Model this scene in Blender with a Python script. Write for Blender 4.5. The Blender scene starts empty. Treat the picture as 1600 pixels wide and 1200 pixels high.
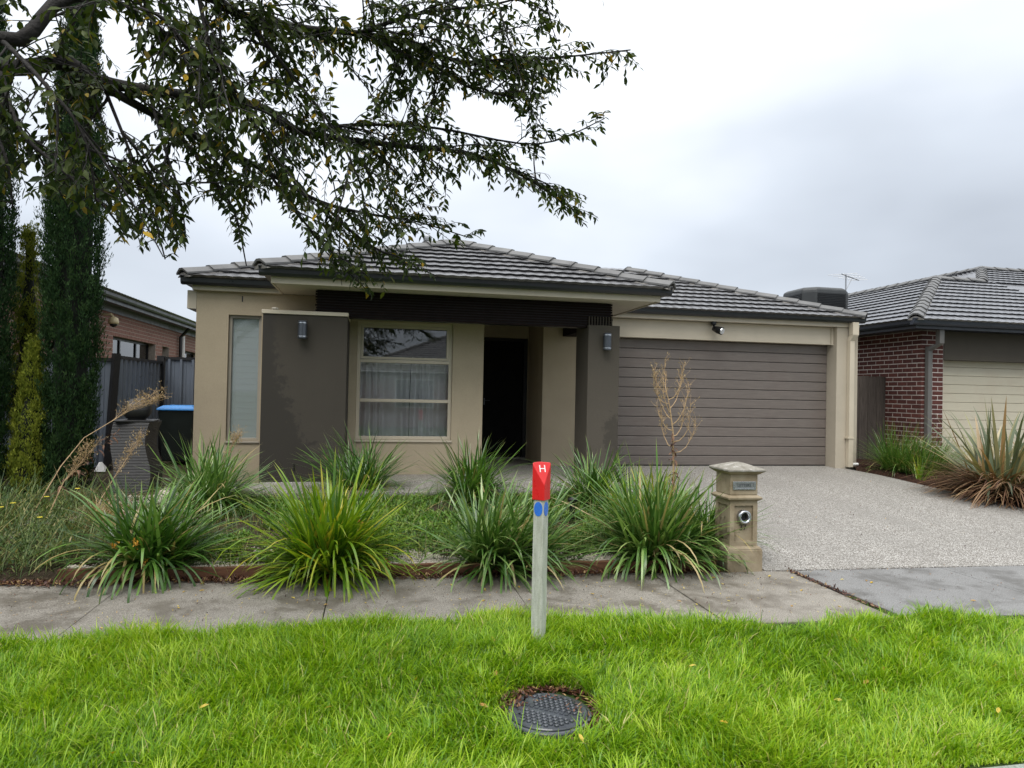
import bpy, bmesh, math, random
import numpy as np
from mathutils import Vector, Matrix

# ------------------------------------------------------------------ camera, sky, sun, exposure
scene = bpy.context.scene
COL = scene.collection
rad = math.radians
FPX, YAW, PIT, ROLL, CAMH = 1072.0, rad(11.25), rad(0.80), rad(1.193), 1.55
_f = Vector((math.sin(YAW), math.cos(YAW), 0)); _r = Vector((math.cos(YAW), -math.sin(YAW), 0)); _u = Vector((0, 0, 1))
CF = _f * math.cos(PIT) + _u * math.sin(PIT)
_u2 = _u * math.cos(PIT) - _f * math.sin(PIT)
CR = _r * math.cos(ROLL) + _u2 * math.sin(ROLL)
CU = _u2 * math.cos(ROLL) - _r * math.sin(ROLL)
CAMP = Vector((0, 0, CAMH))
cd = bpy.data.cameras.new('camera')
cd.sensor_width = 36.0
cd.lens = 36.0 * FPX / 1600.0
cd.clip_start = 0.05
cd.clip_end = 2000
cam = bpy.data.objects.new('camera', cd)
COL.objects.link(cam)
cam.matrix_world = Matrix(((CR.x, CU.x, -CF.x, 0), (CR.y, CU.y, -CF.y, 0), (CR.z, CU.z, -CF.z, CAMH), (0, 0, 0, 1)))
scene.camera = cam

SUN_AZ, SUN_EL = rad(-150), rad(60)       # behind the cloud deck, high over the camera's left shoulder
SUND = Vector((math.sin(SUN_AZ) * math.cos(SUN_EL), math.cos(SUN_AZ) * math.cos(SUN_EL), math.sin(SUN_EL)))
world = bpy.data.worlds.new('World')
scene.world = world
world.use_nodes = True
wn = world.node_tree.nodes; wl = world.node_tree.links
wn.clear()
w_out = wn.new('ShaderNodeOutputWorld')
w_sky = wn.new('ShaderNodeTexSky'); w_sky.sky_type = 'NISHITA'; w_sky.sun_disc = False
w_sky.sun_elevation = SUN_EL; w_sky.sun_rotation = SUN_AZ
w_b1 = wn.new('ShaderNodeBackground'); w_b1.inputs['Strength'].default_value = 0.10
wl.new(w_sky.outputs[0], w_b1.inputs['Color'])
w_tc = wn.new('ShaderNodeTexCoord')
w_sep = wn.new('ShaderNodeSeparateXYZ'); wl.new(w_tc.outputs['Generated'], w_sep.inputs[0])
w_map = wn.new('ShaderNodeMapping'); w_map.inputs['Scale'].default_value = (1, 1, 2.2); w_map.inputs['Location'].default_value = (7.7, 2.3, 1.9)
wl.new(w_tc.outputs['Generated'], w_map.inputs['Vector'])
w_n = wn.new('ShaderNodeTexNoise'); w_n.inputs['Scale'].default_value = 1.7; w_n.inputs['Detail'].default_value = 4; w_n.inputs['Roughness'].default_value = 0.45
wl.new(w_map.outputs[0], w_n.inputs['Vector'])
# overcast luminance rises towards the zenith, thinner cloud round the hidden sun
w_dot = wn.new('ShaderNodeVectorMath'); w_dot.operation = 'DOT_PRODUCT'; w_dot.inputs[1].default_value = SUND
wl.new(w_tc.outputs['Generated'], w_dot.inputs[0])
def wmath(op, a, b, clamp=False):
    m = wn.new('ShaderNodeMath'); m.operation = op; m.use_clamp = clamp
    for i, v in enumerate((a, b)):
        if isinstance(v, (int, float)): m.inputs[i].default_value = v
        else: wl.new(v, m.inputs[i])
    return m.outputs[0]
w_z = wmath('MAXIMUM', w_sep.outputs['Z'], 0.0)
w_glow = wmath('POWER', wmath('MAXIMUM', w_dot.outputs['Value'], 0.0), 3.0)
w_lum = wmath('ADD', wmath('MULTIPLY', wmath('POWER', w_z, 1.2), 0.90), wmath('MULTIPLY', w_glow, 0.05))
w_lum = wmath('ADD', w_lum, wmath('MULTIPLY', wmath('SUBTRACT', w_n.outputs['Fac'], 0.5), 0.75))
w_ramp = wn.new('ShaderNodeValToRGB')
cr = w_ramp.color_ramp
cr.elements[0].position = 0.0; cr.elements[0].color = (0.29, 0.315, 0.355, 1)
cr.elements[1].position = 1.0; cr.elements[1].color = (1.25, 1.25, 1.25, 1)
for p_, c_ in ((0.2, (0.42, 0.455, 0.505, 1)), (0.42, (0.64, 0.665, 0.70, 1))):
    e_ = cr.elements.new(p_); e_.color = c_
wl.new(w_lum, w_ramp.inputs['Fac'])
w_b2 = wn.new('ShaderNodeBackground'); w_b2.inputs['Strength'].default_value = 1.0
wl.new(w_ramp.outputs[0], w_b2.inputs['Color'])
w_mix = wn.new('ShaderNodeMixShader'); w_mix.inputs[0].default_value = 0.95
wl.new(w_b1.outputs[0], w_mix.inputs[1]); wl.new(w_b2.outputs[0], w_mix.inputs[2]); wl.new(w_mix.outputs[0], w_out.inputs[0])

sd = bpy.data.lights.new('sun', 'SUN'); sd.energy = 1.5; sd.angle = rad(40); sd.color = (1.0, 0.97, 0.93)
sun = bpy.data.objects.new('sun', sd); COL.objects.link(sun)
sun.rotation_euler = SUND.to_track_quat('Z', 'Y').to_euler()
sun.location = (0, 0, 30)

vs = scene.view_settings
vs.view_transform = 'Standard'; vs.look = 'None'; vs.gamma = 1.0; vs.use_curve_mapping = False; vs.exposure = 0.92
scene.cycles.use_denoising = True
scene.cycles.max_bounces = 7; scene.cycles.transparent_max_bounces = 24
scene.cycles.diffuse_bounces = 3; scene.cycles.glossy_bounces = 3; scene.cycles.transmission_bounces = 5
scene.cycles.caustics_reflective = False; scene.cycles.caustics_refractive = False

def proj(p):
    d = Vector(p) - CAMP
    z = d.dot(CF)
    if z < 0.05: return None
    return (800 + FPX * d.dot(CR) / z, 600 - FPX * d.dot(CU) / z)
def at(px, py, Y):
    d = CR * ((px - 800) / FPX) - CU * ((py - 600) / FPX) + CF
    return CAMP + d * (Y / d.y)

# ------------------------------------------------------------------ materials
class NT:
    def __init__(s, name):
        s.m = bpy.data.materials.new(name); s.m.use_nodes = True
        s.n = s.m.node_tree.nodes; s.l = s.m.node_tree.links
        s.n.clear(); s.out = s.n.new('ShaderNodeOutputMaterial')
    def new(s, t, **k):
        n = s.n.new(t)
        for a, v in k.items(): setattr(n, a, v)
        return n
    def set(s, node, **k):
        for a, v in k.items():
            i = node.inputs[a.replace('_', ' ')]
            if hasattr(v, 'is_linked') or isinstance(v, bpy.types.NodeSocket): s.l.new(v, i)
            else: i.default_value = v
        return node
    def coord(s, scale=(1, 1, 1), world=False):
        if world:
            g = s.new('ShaderNodeNewGeometry'); o = g.outputs['Position']
        else:
            g = s.new('ShaderNodeTexCoord'); o = g.outputs['Object']
        if tuple(scale) == (1, 1, 1): return o
        mp = s.new('ShaderNodeMapping'); mp.inputs['Scale'].default_value = scale; s.l.new(o, mp.inputs['Vector'])
        return mp.outputs[0]
    def noise(s, vec, scale, detail=4, rough=0.55, dist=0.0):
        n = s.new('ShaderNodeTexNoise'); s.set(n, Vector=vec, Scale=scale, Detail=detail, Roughness=rough, Distortion=dist)
        return n.outputs['Fac']
    def ramp(s, fac, stops, interp='LINEAR'):
        n = s.new('ShaderNodeValToRGB'); n.color_ramp.interpolation = interp
        els = n.color_ramp.elements
        while len(els) < len(stops): els.new(0.5)
        for e, (p, c) in zip(els, stops):
            e.position = p
            e.color = (c, c, c, 1) if isinstance(c, (int, float)) else (*c[:3], 1)
        s.l.new(fac, n.inputs['Fac'])
        return n.outputs['Color']
    def mix(s, fac, a, b, blend='MIX'):
        n = s.new('ShaderNodeMix', data_type='RGBA', blend_type=blend)
        for idx, v in ((0, fac), (6, a), (7, b)):
            if isinstance(v, bpy.types.NodeSocket): s.l.new(v, n.inputs[idx])
            elif idx == 0: n.inputs[0].default_value = v
            else: n.inputs[idx].default_value = (*v[:3], 1)
        return n.outputs[2]
    def math(s, op, a, b=0.0, clamp=False):
        n = s.new('ShaderNodeMath', operation=op); n.use_clamp = clamp
        for i, v in enumerate((a, b)):
            if isinstance(v, bpy.types.NodeSocket): s.l.new(v, n.inputs[i])
            else: n.inputs[i].default_value = v
        return n.outputs[0]
    def bump(s, h, strength=0.3, dist=0.01):
        n = s.new('ShaderNodeBump'); s.set(n, Height=h, Strength=strength, Distance=dist)
        return n.outputs[0]
    def attr(s, name):
        return s.new('ShaderNodeAttribute', attribute_name=name).outputs['Fac']
    def rnd(s):
        return s.new('ShaderNodeObjectInfo').outputs['Random']
    def pbr(s, col, rough=0.7, normal=None, metal=0.0, spec=0.5, coat=0.0, link=True):
        n = s.new('ShaderNodeBsdfPrincipled')
        for nm, v in (('Base Color', col), ('Roughness', rough), ('Metallic', metal), ('Specular IOR Level', spec), ('Coat Weight', coat)):
            if isinstance(v, bpy.types.NodeSocket): s.l.new(v, n.inputs[nm])
            elif nm == 'Base Color': n.inputs[nm].default_value = (*v[:3], 1)
            else: n.inputs[nm].default_value = v
        if normal is not None: s.l.new(normal, n.inputs['Normal'])
        if link: s.l.new(n.outputs[0], s.out.inputs['Surface'])
        return n.outputs[0]

def sc(c, k): return tuple(min(1, x * k) for x in c[:3])

def plain(name, col, rough=0.6, var=0.12, nscale=6.0, bscale=80.0, bstr=0.15, bdist=0.003, metal=0.0, spec=0.5, world=False, rnd=0.0, coat=0.0):
    t = NT(name); v = t.coord(world=world)
    c = t.ramp(t.noise(v, nscale, 5), [(0.3, sc(col, 1 - var)), (0.7, sc(col, 1 + var))])
    if rnd:
        c = t.mix(1.0, c, t.ramp(t.rnd(), [(0, 1 - rnd), (1, 1 + 0 * rnd)]), 'MULTIPLY')
    nb = t.bump(t.noise(v, bscale, 3), bstr, bdist)
    rg = t.ramp(t.noise(v, nscale * 2.3, 3), [(0.3, max(0, rough - 0.07)), (0.7, min(1, rough + 0.07))])
    t.pbr(c, rg, nb, metal, spec, coat)
    return t.m

M = {}
def render_wall(name, col, stain=None):
    """trowelled acrylic render with faint streaks; stain = (axis ramp builder) for damp blotches"""
    t = NT(name); v = t.coord(world=True)
    c = t.ramp(t.noise(v, 1.3, 5, 0.6), [(0.3, sc(col, 0.86)), (0.7, sc(col, 1.06))])
    streak = t.noise(t.coord((3.2, 3.2, 0.35), world=True), 1.6, 4)
    c = t.mix(t.ramp(streak, [(0.55, 0.0), (0.85, 0.35)]), c, sc(col, 0.72))
    grain = t.noise(v, 210, 2)
    c = t.mix(0.35, c, t.ramp(grain, [(0.35, sc(col, 0.72)), (0.65, sc(col, 1.18))]))
    rg = 0.88
    if stain:
        c, rg = stain(t, v, c, col)
    t.pbr(c, rg, t.bump(t.noise(v, 150, 3, 0.6), 0.55, 0.004), spec=0.3)
    return t.m
def stain_panel(t, v, c, col):
    # damp band up the left edge, ragged patches spreading to the right near the ground
    x = t.new('ShaderNodeSeparateXYZ'); t.l.new(v, x.inputs[0])
    xx = t.math('MULTIPLY', t.math('ADD', x.outputs['X'], 1.41), 1.0)
    zz = t.math('SUBTRACT', 2.5, x.outputs['Z'])
    edge = t.math('ADD', 0.10, t.math('MULTIPLY', t.math('POWER', t.math('MAXIMUM', zz, 0.0), 2.0), 0.155))
    d = t.math('SUBTRACT', xx, edge)
    d = t.math('ADD', d, t.math('MULTIPLY', t.math('SUBTRACT', t.noise(v, 11, 6, 0.7), 0.5), t.math('ADD', 0.12, t.math('MULTIPLY', zz, 0.75))))
    mask = t.ramp(d, [(0.0, 1.0), (0.07, 0.0)])
    return t.mix(t.math('MULTIPLY', mask, 0.85), c, sc(col, 0.50)), t.ramp(mask, [(0, 0.86), (1, 0.6)])
def stain_pillar(t, v, c, col):
    x = t.new('ShaderNodeSeparateXYZ'); t.l.new(v, x.inputs[0])
    dz = t.math('SUBTRACT', x.outputs['Z'], 0.98); dx = t.math('SUBTRACT', x.outputs['X'], 3.30)
    r2 = t.math('ADD', t.math('MULTIPLY', dz, t.math('MULTIPLY', dz, 3.0)), t.math('MULTIPLY', dx, t.math('MULTIPLY', dx, 9.0)))
    d = t.math('ADD', r2, t.math('MULTIPLY', t.math('SUBTRACT', t.noise(v, 13, 6, 0.7), 0.5), 1.5))
    mask = t.ramp(d, [(0.18, 1.0), (0.34, 0.0)])
    return t.mix(t.math('MULTIPLY', mask, 0.7), c, sc(col, 0.5)), t.ramp(mask, [(0, 0.86), (1, 0.65)])

TAN = (0.42, 0.352, 0.248)
DARKR = (0.055, 0.048, 0.038)
M['tan'] = render_wall('tan_render', TAN)
M['tan_light'] = render_wall('pale_tan_render', (0.45, 0.40, 0.315))
M['panel'] = render_wall('charcoal_render', DARKR, stain_panel)
M['pillar'] = render_wall('charcoal_render_pillar', (0.088, 0.077, 0.061), stain_pillar)
M['trim'] = plain('cream_trim_paint', (0.52, 0.46, 0.355), 0.45, 0.05, 3, 60, 0.08, world=True)
M['trim_dark'] = plain('taupe_window_paint', (0.33, 0.295, 0.235), 0.4, 0.05, 3, 60, 0.06, world=True)
M['soffit'] = plain('eave_lining_paint', (0.50, 0.455, 0.37), 0.7, 0.06, 2, 40, 0.08, world=True)
M['gutter'] = plain('charcoal_gutter', (0.022, 0.024, 0.028), 0.34, 0.2, 2, 30, 0.05, world=True)
M['gutter_blue'] = plain('slate_gutter', (0.025, 0.030, 0.042), 0.34, 0.2, 2, 30, 0.05, world=True)
M['slat'] = plain('stained_timber_slat', (0.013, 0.008, 0.0075), 0.8, 0.3, 9, 120, 0.2, world=True, spec=0.15)
M['black'] = plain('black_paint', (0.006, 0.006, 0.0065), 0.35, 0.2, 3, 60, 0.05)
M['fence_steel'] = plain('grey_fence_steel', (0.125, 0.145, 0.175), 0.32, 0.16, 1.5, 40, 0.05, world=True)
M['fence_black'] = plain('black_fence_post', (0.008, 0.008, 0.009), 0.5, 0.2, 3, 60, 0.1)
M['lamp_grey'] = plain('grey_lamp_metal', (0.085, 0.095, 0.11), 0.35, 0.08, 8, 100, 0.05, metal=0.6)
M['silver'] = plain('brushed_silver', (0.55, 0.57, 0.60), 0.28, 0.08, 20, 100, 0.05, metal=1.0)
M['red'] = plain('red_plastic', (0.62, 0.012, 0.012), 0.32, 0.08, 10, 60, 0.05)
M['white'] = plain('white_paint', (0.75, 0.75, 0.73), 0.45, 0.05, 5, 60, 0.05)
M['blue'] = plain('blue_reflector', (0.03, 0.16, 0.62), 0.25, 0.1, 30, 200, 0.1)
M['bin_body'] = plain('dark_green_bin_plastic', (0.008, 0.013, 0.011), 0.45, 0.15, 4, 90, 0.1)
M['bin_lid'] = plain('blue_bin_plastic', (0.03, 0.22, 0.58), 0.4, 0.08, 4, 90, 0.1)
M['concrete_cap'] = plain('mortar_grey', (0.20, 0.19, 0.175), 0.9, 0.35, 14, 160, 0.4, world=True)
M['cream'] = plain('cream_plastic', (0.50, 0.42, 0.24), 0.4, 0.05, 5, 60, 0.05)
M['paper'] = plain('white_scrap', (0.7, 0.7, 0.68), 0.7, 0.1, 9, 60, 0.1)
M['pebble'] = plain('cream_pebble', (0.50, 0.455, 0.38), 0.8, 0.35, 40, 200, 0.2, world=True)
M['mortar_l'] = plain('grey_brick_mortar', (0.36, 0.31, 0.27), 0.95, 0.2, 20, 200, 0.5, world=True)
M['mortar'] = plain('pale_brick_mortar', (0.60, 0.55, 0.50), 0.95, 0.2, 20, 200, 0.5, world=True)

def tile_mat(name, col, r0=0.13):
    t = NT(name); v = t.coord(world=True)
    c = t.ramp(t.noise(v, 2.2, 5, 0.6), [(0.3, sc(col, 0.75)), (0.72, sc(col, 1.25))])
    c = t.mix(1.0, c, t.ramp(t.rnd(), [(0, 0.72), (1, 1.0)]), 'MULTIPLY')
    lich = t.ramp(t.noise(v, 17, 5, 0.7), [(0.66, 0.0), (0.78, 0.35)])
    c = t.mix(lich, c, (0.16, 0.155, 0.13))
    rg = t.ramp(t.noise(v, 5, 4), [(0.3, r0), (0.75, r0 + 0.22)])
    t.pbr(c, rg, t.bump(t.noise(v, 130, 3), 0.10, 0.002), spec=1.0)
    return t.m
M['tile'] = tile_mat('wet_grey_tile', (0.10, 0.10, 0.103), 0.2)
M['tile_r'] = tile_mat('wet_grey_tile_light', (0.12, 0.124, 0.133), 0.2)
def cap_mat():
    t = NT('ridge_cap_concrete'); v = t.coord(world=True)
    c = t.ramp(t.noise(v, 3, 5), [(0.3, (0.085, 0.085, 0.084)), (0.7, (0.145, 0.145, 0.142))])
    moss = t.ramp(t.noise(v, 9, 5, 0.7), [(0.62, 0.0), (0.74, 0.8)])
    c = t.mix(moss, c, (0.13, 0.12, 0.05))
    t.pbr(c, 0.5, t.bump(t.noise(v, 120, 3), 0.25, 0.003), spec=0.5)
    return t.m
M['cap'] = cap_mat()

def brick_mat(name, a, b, cdark):
    t = NT(name); v = t.coord(world=True)
    c = t.mix(t.rnd(), a, b)
    c = t.mix(t.ramp(t.noise(v, 19, 5, 0.65), [(0.40, 0.0), (0.75, 0.75)]), c, cdark)
    t.pbr(c, 0.85, t.bump(t.noise(v, 120, 4, 0.65), 0.6, 0.004), spec=0.3)
    return t.m
M['brick_r'] = brick_mat('dark_red_brick', (0.135, 0.046, 0.036), (0.080, 0.029, 0.025), (0.050, 0.020, 0.018))
M['brick_l'] = brick_mat('mottled_brown_brick', (0.34, 0.185, 0.145), (0.17, 0.082, 0.066), (0.11, 0.06, 0.052))

def garage_mat(name, col, amt=0.16):
    t = NT(name); v = t.coord((0.6, 1, 9), world=True)
    c = t.ramp(t.noise(v, 5, 6, 0.65, 0.6), [(0.3, sc(col, 1 - amt)), (0.7, sc(col, 1 + amt))])
    smud = t.noise(t.coord(world=True), 2.3, 5, 0.65)
    c = t.mix(t.ramp(smud, [(0.5, 0.0), (0.75, 0.5)]), c, sc((col[0] * 1.05, col[1] * .95, col[2] * .93), 0.85))
    t.pbr(c, t.ramp(smud, [(0.3, 0.42), (0.7, 0.58)]), t.bump(t.noise(t.coord((1, 1, 14), world=True), 20, 5), 0.22, 0.003), spec=0.45)
    return t.m
M['garage'] = garage_mat('taupe_garage_panel', (0.146, 0.125, 0.110))
M['garage_r'] = garage_mat('cream_garage_panel', (0.55, 0.505, 0.385), 0.05)

def timber_mat(name, a, b, rough=0.7, sx=(1.0, 9, 9)):
    t = NT(name); v = t.coord(sx, world=True)
    n = t.noise(v, 4, 6, 0.65, 0.4)
    c = t.ramp(n, [(0.25, a), (0.75, b)])
    c = t.mix(1.0, c, t.ramp(t.rnd(), [(0, 0.75), (1, 1.0)]), 'MULTIPLY')
    t.pbr(c, rough, t.bump(t.noise(v, 14, 5), 0.5, 0.005), spec=0.35)
    return t.m
M['sleeper'] = timber_mat('weathered_red_timber', (0.095, 0.042, 0.024), (0.28, 0.13, 0.07))
M['paling'] = timber_mat('grey_paling', (0.045, 0.036, 0.030), (0.115, 0.095, 0.08), 0.8, (9, 9, 1))
def post_mat():
    t = NT('weathered_white_post'); v = t.coord((7, 7, 1.0))
    n = t.noise(v, 6, 6, 0.7)
    c = t.ramp(n, [(0.25, (0.30, 0.31, 0.26)), (0.6, (0.55, 0.56, 0.52)), (0.8, (0.68, 0.68, 0.65))])
    sp = t.noise(t.coord(), 150, 3, 0.7)
    c = t.mix(t.ramp(sp, [(0.52, 0.0), (0.70, 0.55)]), c, (0.19, 0.20, 0.16))
    c = t.mix(t.ramp(t.noise(t.coord((1, 1, .3)), 5, 3), [(0.45, 0.0), (0.7, 0.4)]), c, (0.30, 0.34, 0.20))
    t.pbr(c, 0.75, t.bump(t.noise(v, 22, 5), 0.5, 0.004))
    return t.m
M['post'] = post_mat()
def stone_mat():
    t = NT('cast_sandstone'); v = t.coord(world=True)
    c = t.ramp(t.noise(v, 7, 6, 0.65), [(0.28, (0.20, 0.155, 0.095)), (0.5, (0.30, 0.245, 0.165)), (0.75, (0.37, 0.315, 0.225))])
    c = t.mix(t.ramp(t.noise(v, 3.2, 4), [(0.5, 0.0), (0.8, 0.45)]), c, (0.13, 0.115, 0.07))
    t.pbr(c, 0.85, t.bump(t.noise(v, 110, 4, 0.65), 0.45, 0.004), spec=0.3)
    return t.m
M['stone'] = stone_mat()
def stonecap_mat():
    t = NT('lichen_cap_stone'); v = t.coord(world=True)
    c = t.ramp(t.noise(v, 16, 6, 0.7), [(0.3, (0.16, 0.145, 0.115)), (0.55, (0.27, 0.255, 0.22)), (0.72, (0.55, 0.53, 0.5))])
    t.pbr(c, 0.85, t.bump(t.noise(v, 110, 4, 0.65), 0.5, 0.004), spec=0.3)
    return t.m
M['stonecap'] = stonecap_mat()
def fountain_mat():
    t = NT('charcoal_stone'); v = t.coord(world=True)
    c = t.ramp(t.noise(v, 6, 5, 0.65), [(0.3, (0.007, 0.007, 0.0073)), (0.7, (0.019, 0.019, 0.0195))])
    t.pbr(c, 0.5, t.bump(t.noise(v, 90, 4), 0.3, 0.004))
    return t.m
M['fountain'] = fountain_mat()

def aggregate_mat():
    t = NT('exposed_aggregate'); v = t.coord(world=True)
    vo = t.new('ShaderNodeTexVoronoi'); t.set(vo, Vector=v, Scale=100.0, Randomness=1.0)
    sp = t.new('ShaderNodeSeparateXYZ'); t.l.new(vo.outputs['Color'], sp.inputs[0])
    c = t.ramp(sp.outputs[0], [(0.0, (0.08, 0.072, 0.062)), (0.25, (0.22, 0.205, 0.18)), (0.5, (0.40, 0.38, 0.345)), (0.8, (0.57, 0.55, 0.515)), (1.0, (0.75, 0.74, 0.71))])
    gap = t.ramp(vo.outputs['Distance'], [(0.40, 0.0), (0.72, 1.0)])
    c = t.mix(gap, c, (0.13, 0.118, 0.10))
    big = t.noise(t.coord((1.5, 0.35, 1), world=True), 1.3, 7, 0.65)
    c = t.mix(t.ramp(big, [(0.36, 0.0), (0.66, 0.6)]), c, (0.215, 0.205, 0.185))
    h = t.math('SUBTRACT', 1.0, vo.outputs['Distance'])
    t.pbr(c, 0.5, t.bump(h, 0.8, 0.008), spec=0.45)
    return t.m
M['aggregate'] = aggregate_mat()
def concrete_mat(name, lo, hi, damp=True):
    t = NT(name); v = t.coord(world=True)
    c = t.ramp(t.noise(v, 2.0, 6, 0.65), [(0.3, lo), (0.7, hi)])
    gr = t.noise(v, 120, 3, 0.7)
    c = t.mix(0.65, c, t.ramp(gr, [(0.36, sc(lo, 0.40)), (0.64, sc(hi, 1.5))]))
    dark = t.ramp(t.noise(v, 2.6, 9, 0.72, 0.2), [(0.47, 0.0), (0.60, 0.7)])
    vo = t.new('ShaderNodeTexVoronoi'); t.set(vo, Vector=v, Scale=75.0)
    c = t.mix(t.ramp(vo.outputs['Distance'], [(0.10, 0.55), (0.25, 0.0)]), c, sc(lo, 0.45))
    c = t.mix(t.math('MULTIPLY', dark, 0.95), c, sc((lo[0] * 1.05, lo[1], lo[2] * .93), 0.58))
    spots = t.ramp(t.noise(v, 26, 4, 0.6), [(0.68, 0.0), (0.76, 0.7)])
    c = t.mix(spots, c, sc(lo, 0.42))
    t.pbr(c, t.ramp(dark, [(0, 0.72), (1, 0.42)]), t.bump(gr, 0.35, 0.003), spec=0.4)
    return t.m
M['concrete'] = concrete_mat('damp_footpath_concrete', (0.145, 0.128, 0.102), (0.275, 0.256, 0.222))
M['concrete2'] = concrete_mat('crossover_concrete', (0.13, 0.13, 0.126), (0.225, 0.225, 0.22))
M['kerb'] = concrete_mat('pale_kerb_concrete', (0.26, 0.30, 0.27), (0.38, 0.42, 0.38))
M['joint'] = plain('dark_joint_soil', (0.02, 0.017, 0.012), 0.95, 0.4, 20, 100, 0.5, world=True)
M['asphalt'] = plain('asphalt', (0.05, 0.05, 0.052), 0.8, 0.3, 30, 200, 0.6, world=True)
def soil_mat(name, a, b, c3):
    t = NT(name); v = t.coord(world=True)
    c = t.ramp(t.noise(v, 30, 6, 0.7), [(0.3, a), (0.55, b), (0.78, c3)])
    t.pbr(c, 0.95, t.bump(t.noise(v, 60, 5, 0.7), 0.9, 0.02), spec=0.2)
    return t.m
M['soil'] = soil_mat('garden_soil', (0.022, 0.016, 0.010), (0.06, 0.045, 0.028), (0.16, 0.13, 0.085))
M['thatch'] = soil_mat('lawn_thatch', (0.018, 0.030, 0.006), (0.04, 0.075, 0.012), (0.09, 0.10, 0.03))
M['mulch'] = soil_mat('bark_mulch', (0.015, 0.008, 0.006), (0.045, 0.022, 0.014), (0.09, 0.045, 0.028))
M['farland'] = soil_mat('grass_land', (0.03, 0.05, 0.012), (0.05, 0.08, 0.02), (0.07, 0.09, 0.03))

def leaf_mat(name, stops, rough=0.45, trans=0.35, tstop=None, spec=0.45):
    """stops: colour ramp over the per-leaf random 'rnd'; tip: optional dry tip colour"""
    t = NT(name)
    c = t.ramp(t.attr('rnd'), stops)
    if tstop:
        c = t.mix(t.ramp(t.attr('tip'), [(tstop[0], 0.0), (1.0, tstop[2])]), c, tstop[1])
    p = t.pbr(c, rough, None, 0, spec, link=False)
    tr = t.new('ShaderNodeBsdfTranslucent'); t.l.new(t.mix(1.0, c, (1.0, 1.0, 0.55), 'MULTIPLY'), tr.inputs['Color'])
    mx = t.new('ShaderNodeMixShader'); mx.inputs[0].default_value = trans
    t.l.new(p, mx.inputs[1]); t.l.new(tr.outputs[0], mx.inputs[2]); t.l.new(mx.outputs[0], t.out.inputs['Surface'])
    return t.m
M['grass'] = leaf_mat('lush_grass', [(0.0, (0.035, 0.10, 0.006)), (0.3, (0.15, 0.325, 0.010)), (0.7, (0.35, 0.535, 0.018)), (0.95, (0.48, 0.60, 0.07)), (1.0, (0.62, 0.54, 0.24))], 0.36, 0.42)
M['strap'] = leaf_mat('deep_green_strap', [(0.0, (0.028, 0.08, 0.012)), (0.5, (0.072, 0.175, 0.025)), (0.9, (0.17, 0.31, 0.055)), (1.0, (0.38, 0.30, 0.12))], 0.28, 0.22, (0.85, (0.30, 0.26, 0.10), 0.6), 0.6)
M['strap_grey'] = leaf_mat('grey_green_strap', [(0.0, (0.038, 0.10, 0.018)), (0.5, (0.105, 0.22, 0.04)), (0.9, (0.27, 0.40, 0.12)), (1.0, (0.45, 0.36, 0.17))], 0.28, 0.22, (0.85, (0.32, 0.28, 0.12), 0.6), 0.6)
M['strap_lime'] = leaf_mat('lime_strap', [(0.0, (0.06, 0.15, 0.012)), (0.45, (0.16, 0.30, 0.018)), (0.9, (0.32, 0.45, 0.025)), (1.0, (0.50, 0.46, 0.05))], 0.3, 0.3, (0.8, (0.40, 0.38, 0.03), 0.6), 0.55)
M['strap_yellow'] = leaf_mat('yellowing_strap', [(0.0, (0.10, 0.19, 0.02)), (0.5, (0.26, 0.31, 0.03)), (1.0, (0.48, 0.36, 0.08))], 0.35, 0.3)
M['flax'] = leaf_mat('bronze_flax', [(0.0, (0.05, 0.075, 0.04)), (0.45, (0.13, 0.16, 0.085)), (0.7, (0.26, 0.24, 0.11)), (0.88, (0.33, 0.20, 0.085)), (1.0, (0.55, 0.47, 0.29))], 0.4, 0.2)
M['flax_dead'] = leaf_mat('dead_flax', [(0.0, (0.06, 0.025, 0.013)), (0.5, (0.17, 0.085, 0.042)), (1.0, (0.34, 0.23, 0.12))], 0.6, 0.15)
M['straw'] = leaf_mat('dry_straw', [(0.0, (0.20, 0.125, 0.05)), (0.6, (0.38, 0.27, 0.125)), (1.0, (0.52, 0.42, 0.24))], 0.6, 0.25)
M['weed'] = leaf_mat('weedy_green', [(0.0, (0.03, 0.07, 0.016)), (0.5, (0.08, 0.14, 0.035)), (0.85, (0.18, 0.22, 0.06)), (1.0, (0.38, 0.30, 0.13))], 0.5, 0.3)
M['cover'] = leaf_mat('ground_cover_green', [(0.0, (0.05, 0.13, 0.014)), (0.6, (0.13, 0.28, 0.025)), (1.0, (0.27, 0.35, 0.07))], 0.45, 0.3)
M['cypress'] = leaf_mat('cypress_green', [(0.0, (0.006, 0.018, 0.007)), (0.6, (0.016, 0.042, 0.013)), (1.0, (0.045, 0.085, 0.024))], 0.7, 0.1, spec=0.15)
M['gold_conifer'] = leaf_mat('gold_conifer_green', [(0.0, (0.04, 0.065, 0.008)), (0.5, (0.13, 0.17, 0.018)), (1.0, (0.30, 0.32, 0.04))], 0.7, 0.15, spec=0.2)
M['elm'] = leaf_mat('elm_leaf', [(0.0, (0.015, 0.028, 0.006)), (0.5, (0.032, 0.056, 0.009)), (0.86, (0.068, 0.094, 0.013)), (0.96, (0.15, 0.12, 0.016)), (1.0, (0.45, 0.29, 0.02))], 0.5, 0.34, spec=0.22)
M['litter'] = leaf_mat('brown_leaf_litter', [(0.0, (0.022, 0.008, 0.006)), (0.5, (0.075, 0.025, 0.015)), (0.8, (0.15, 0.06, 0.03)), (1.0, (0.45, 0.32, 0.14))], 0.55, 0.1)
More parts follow.
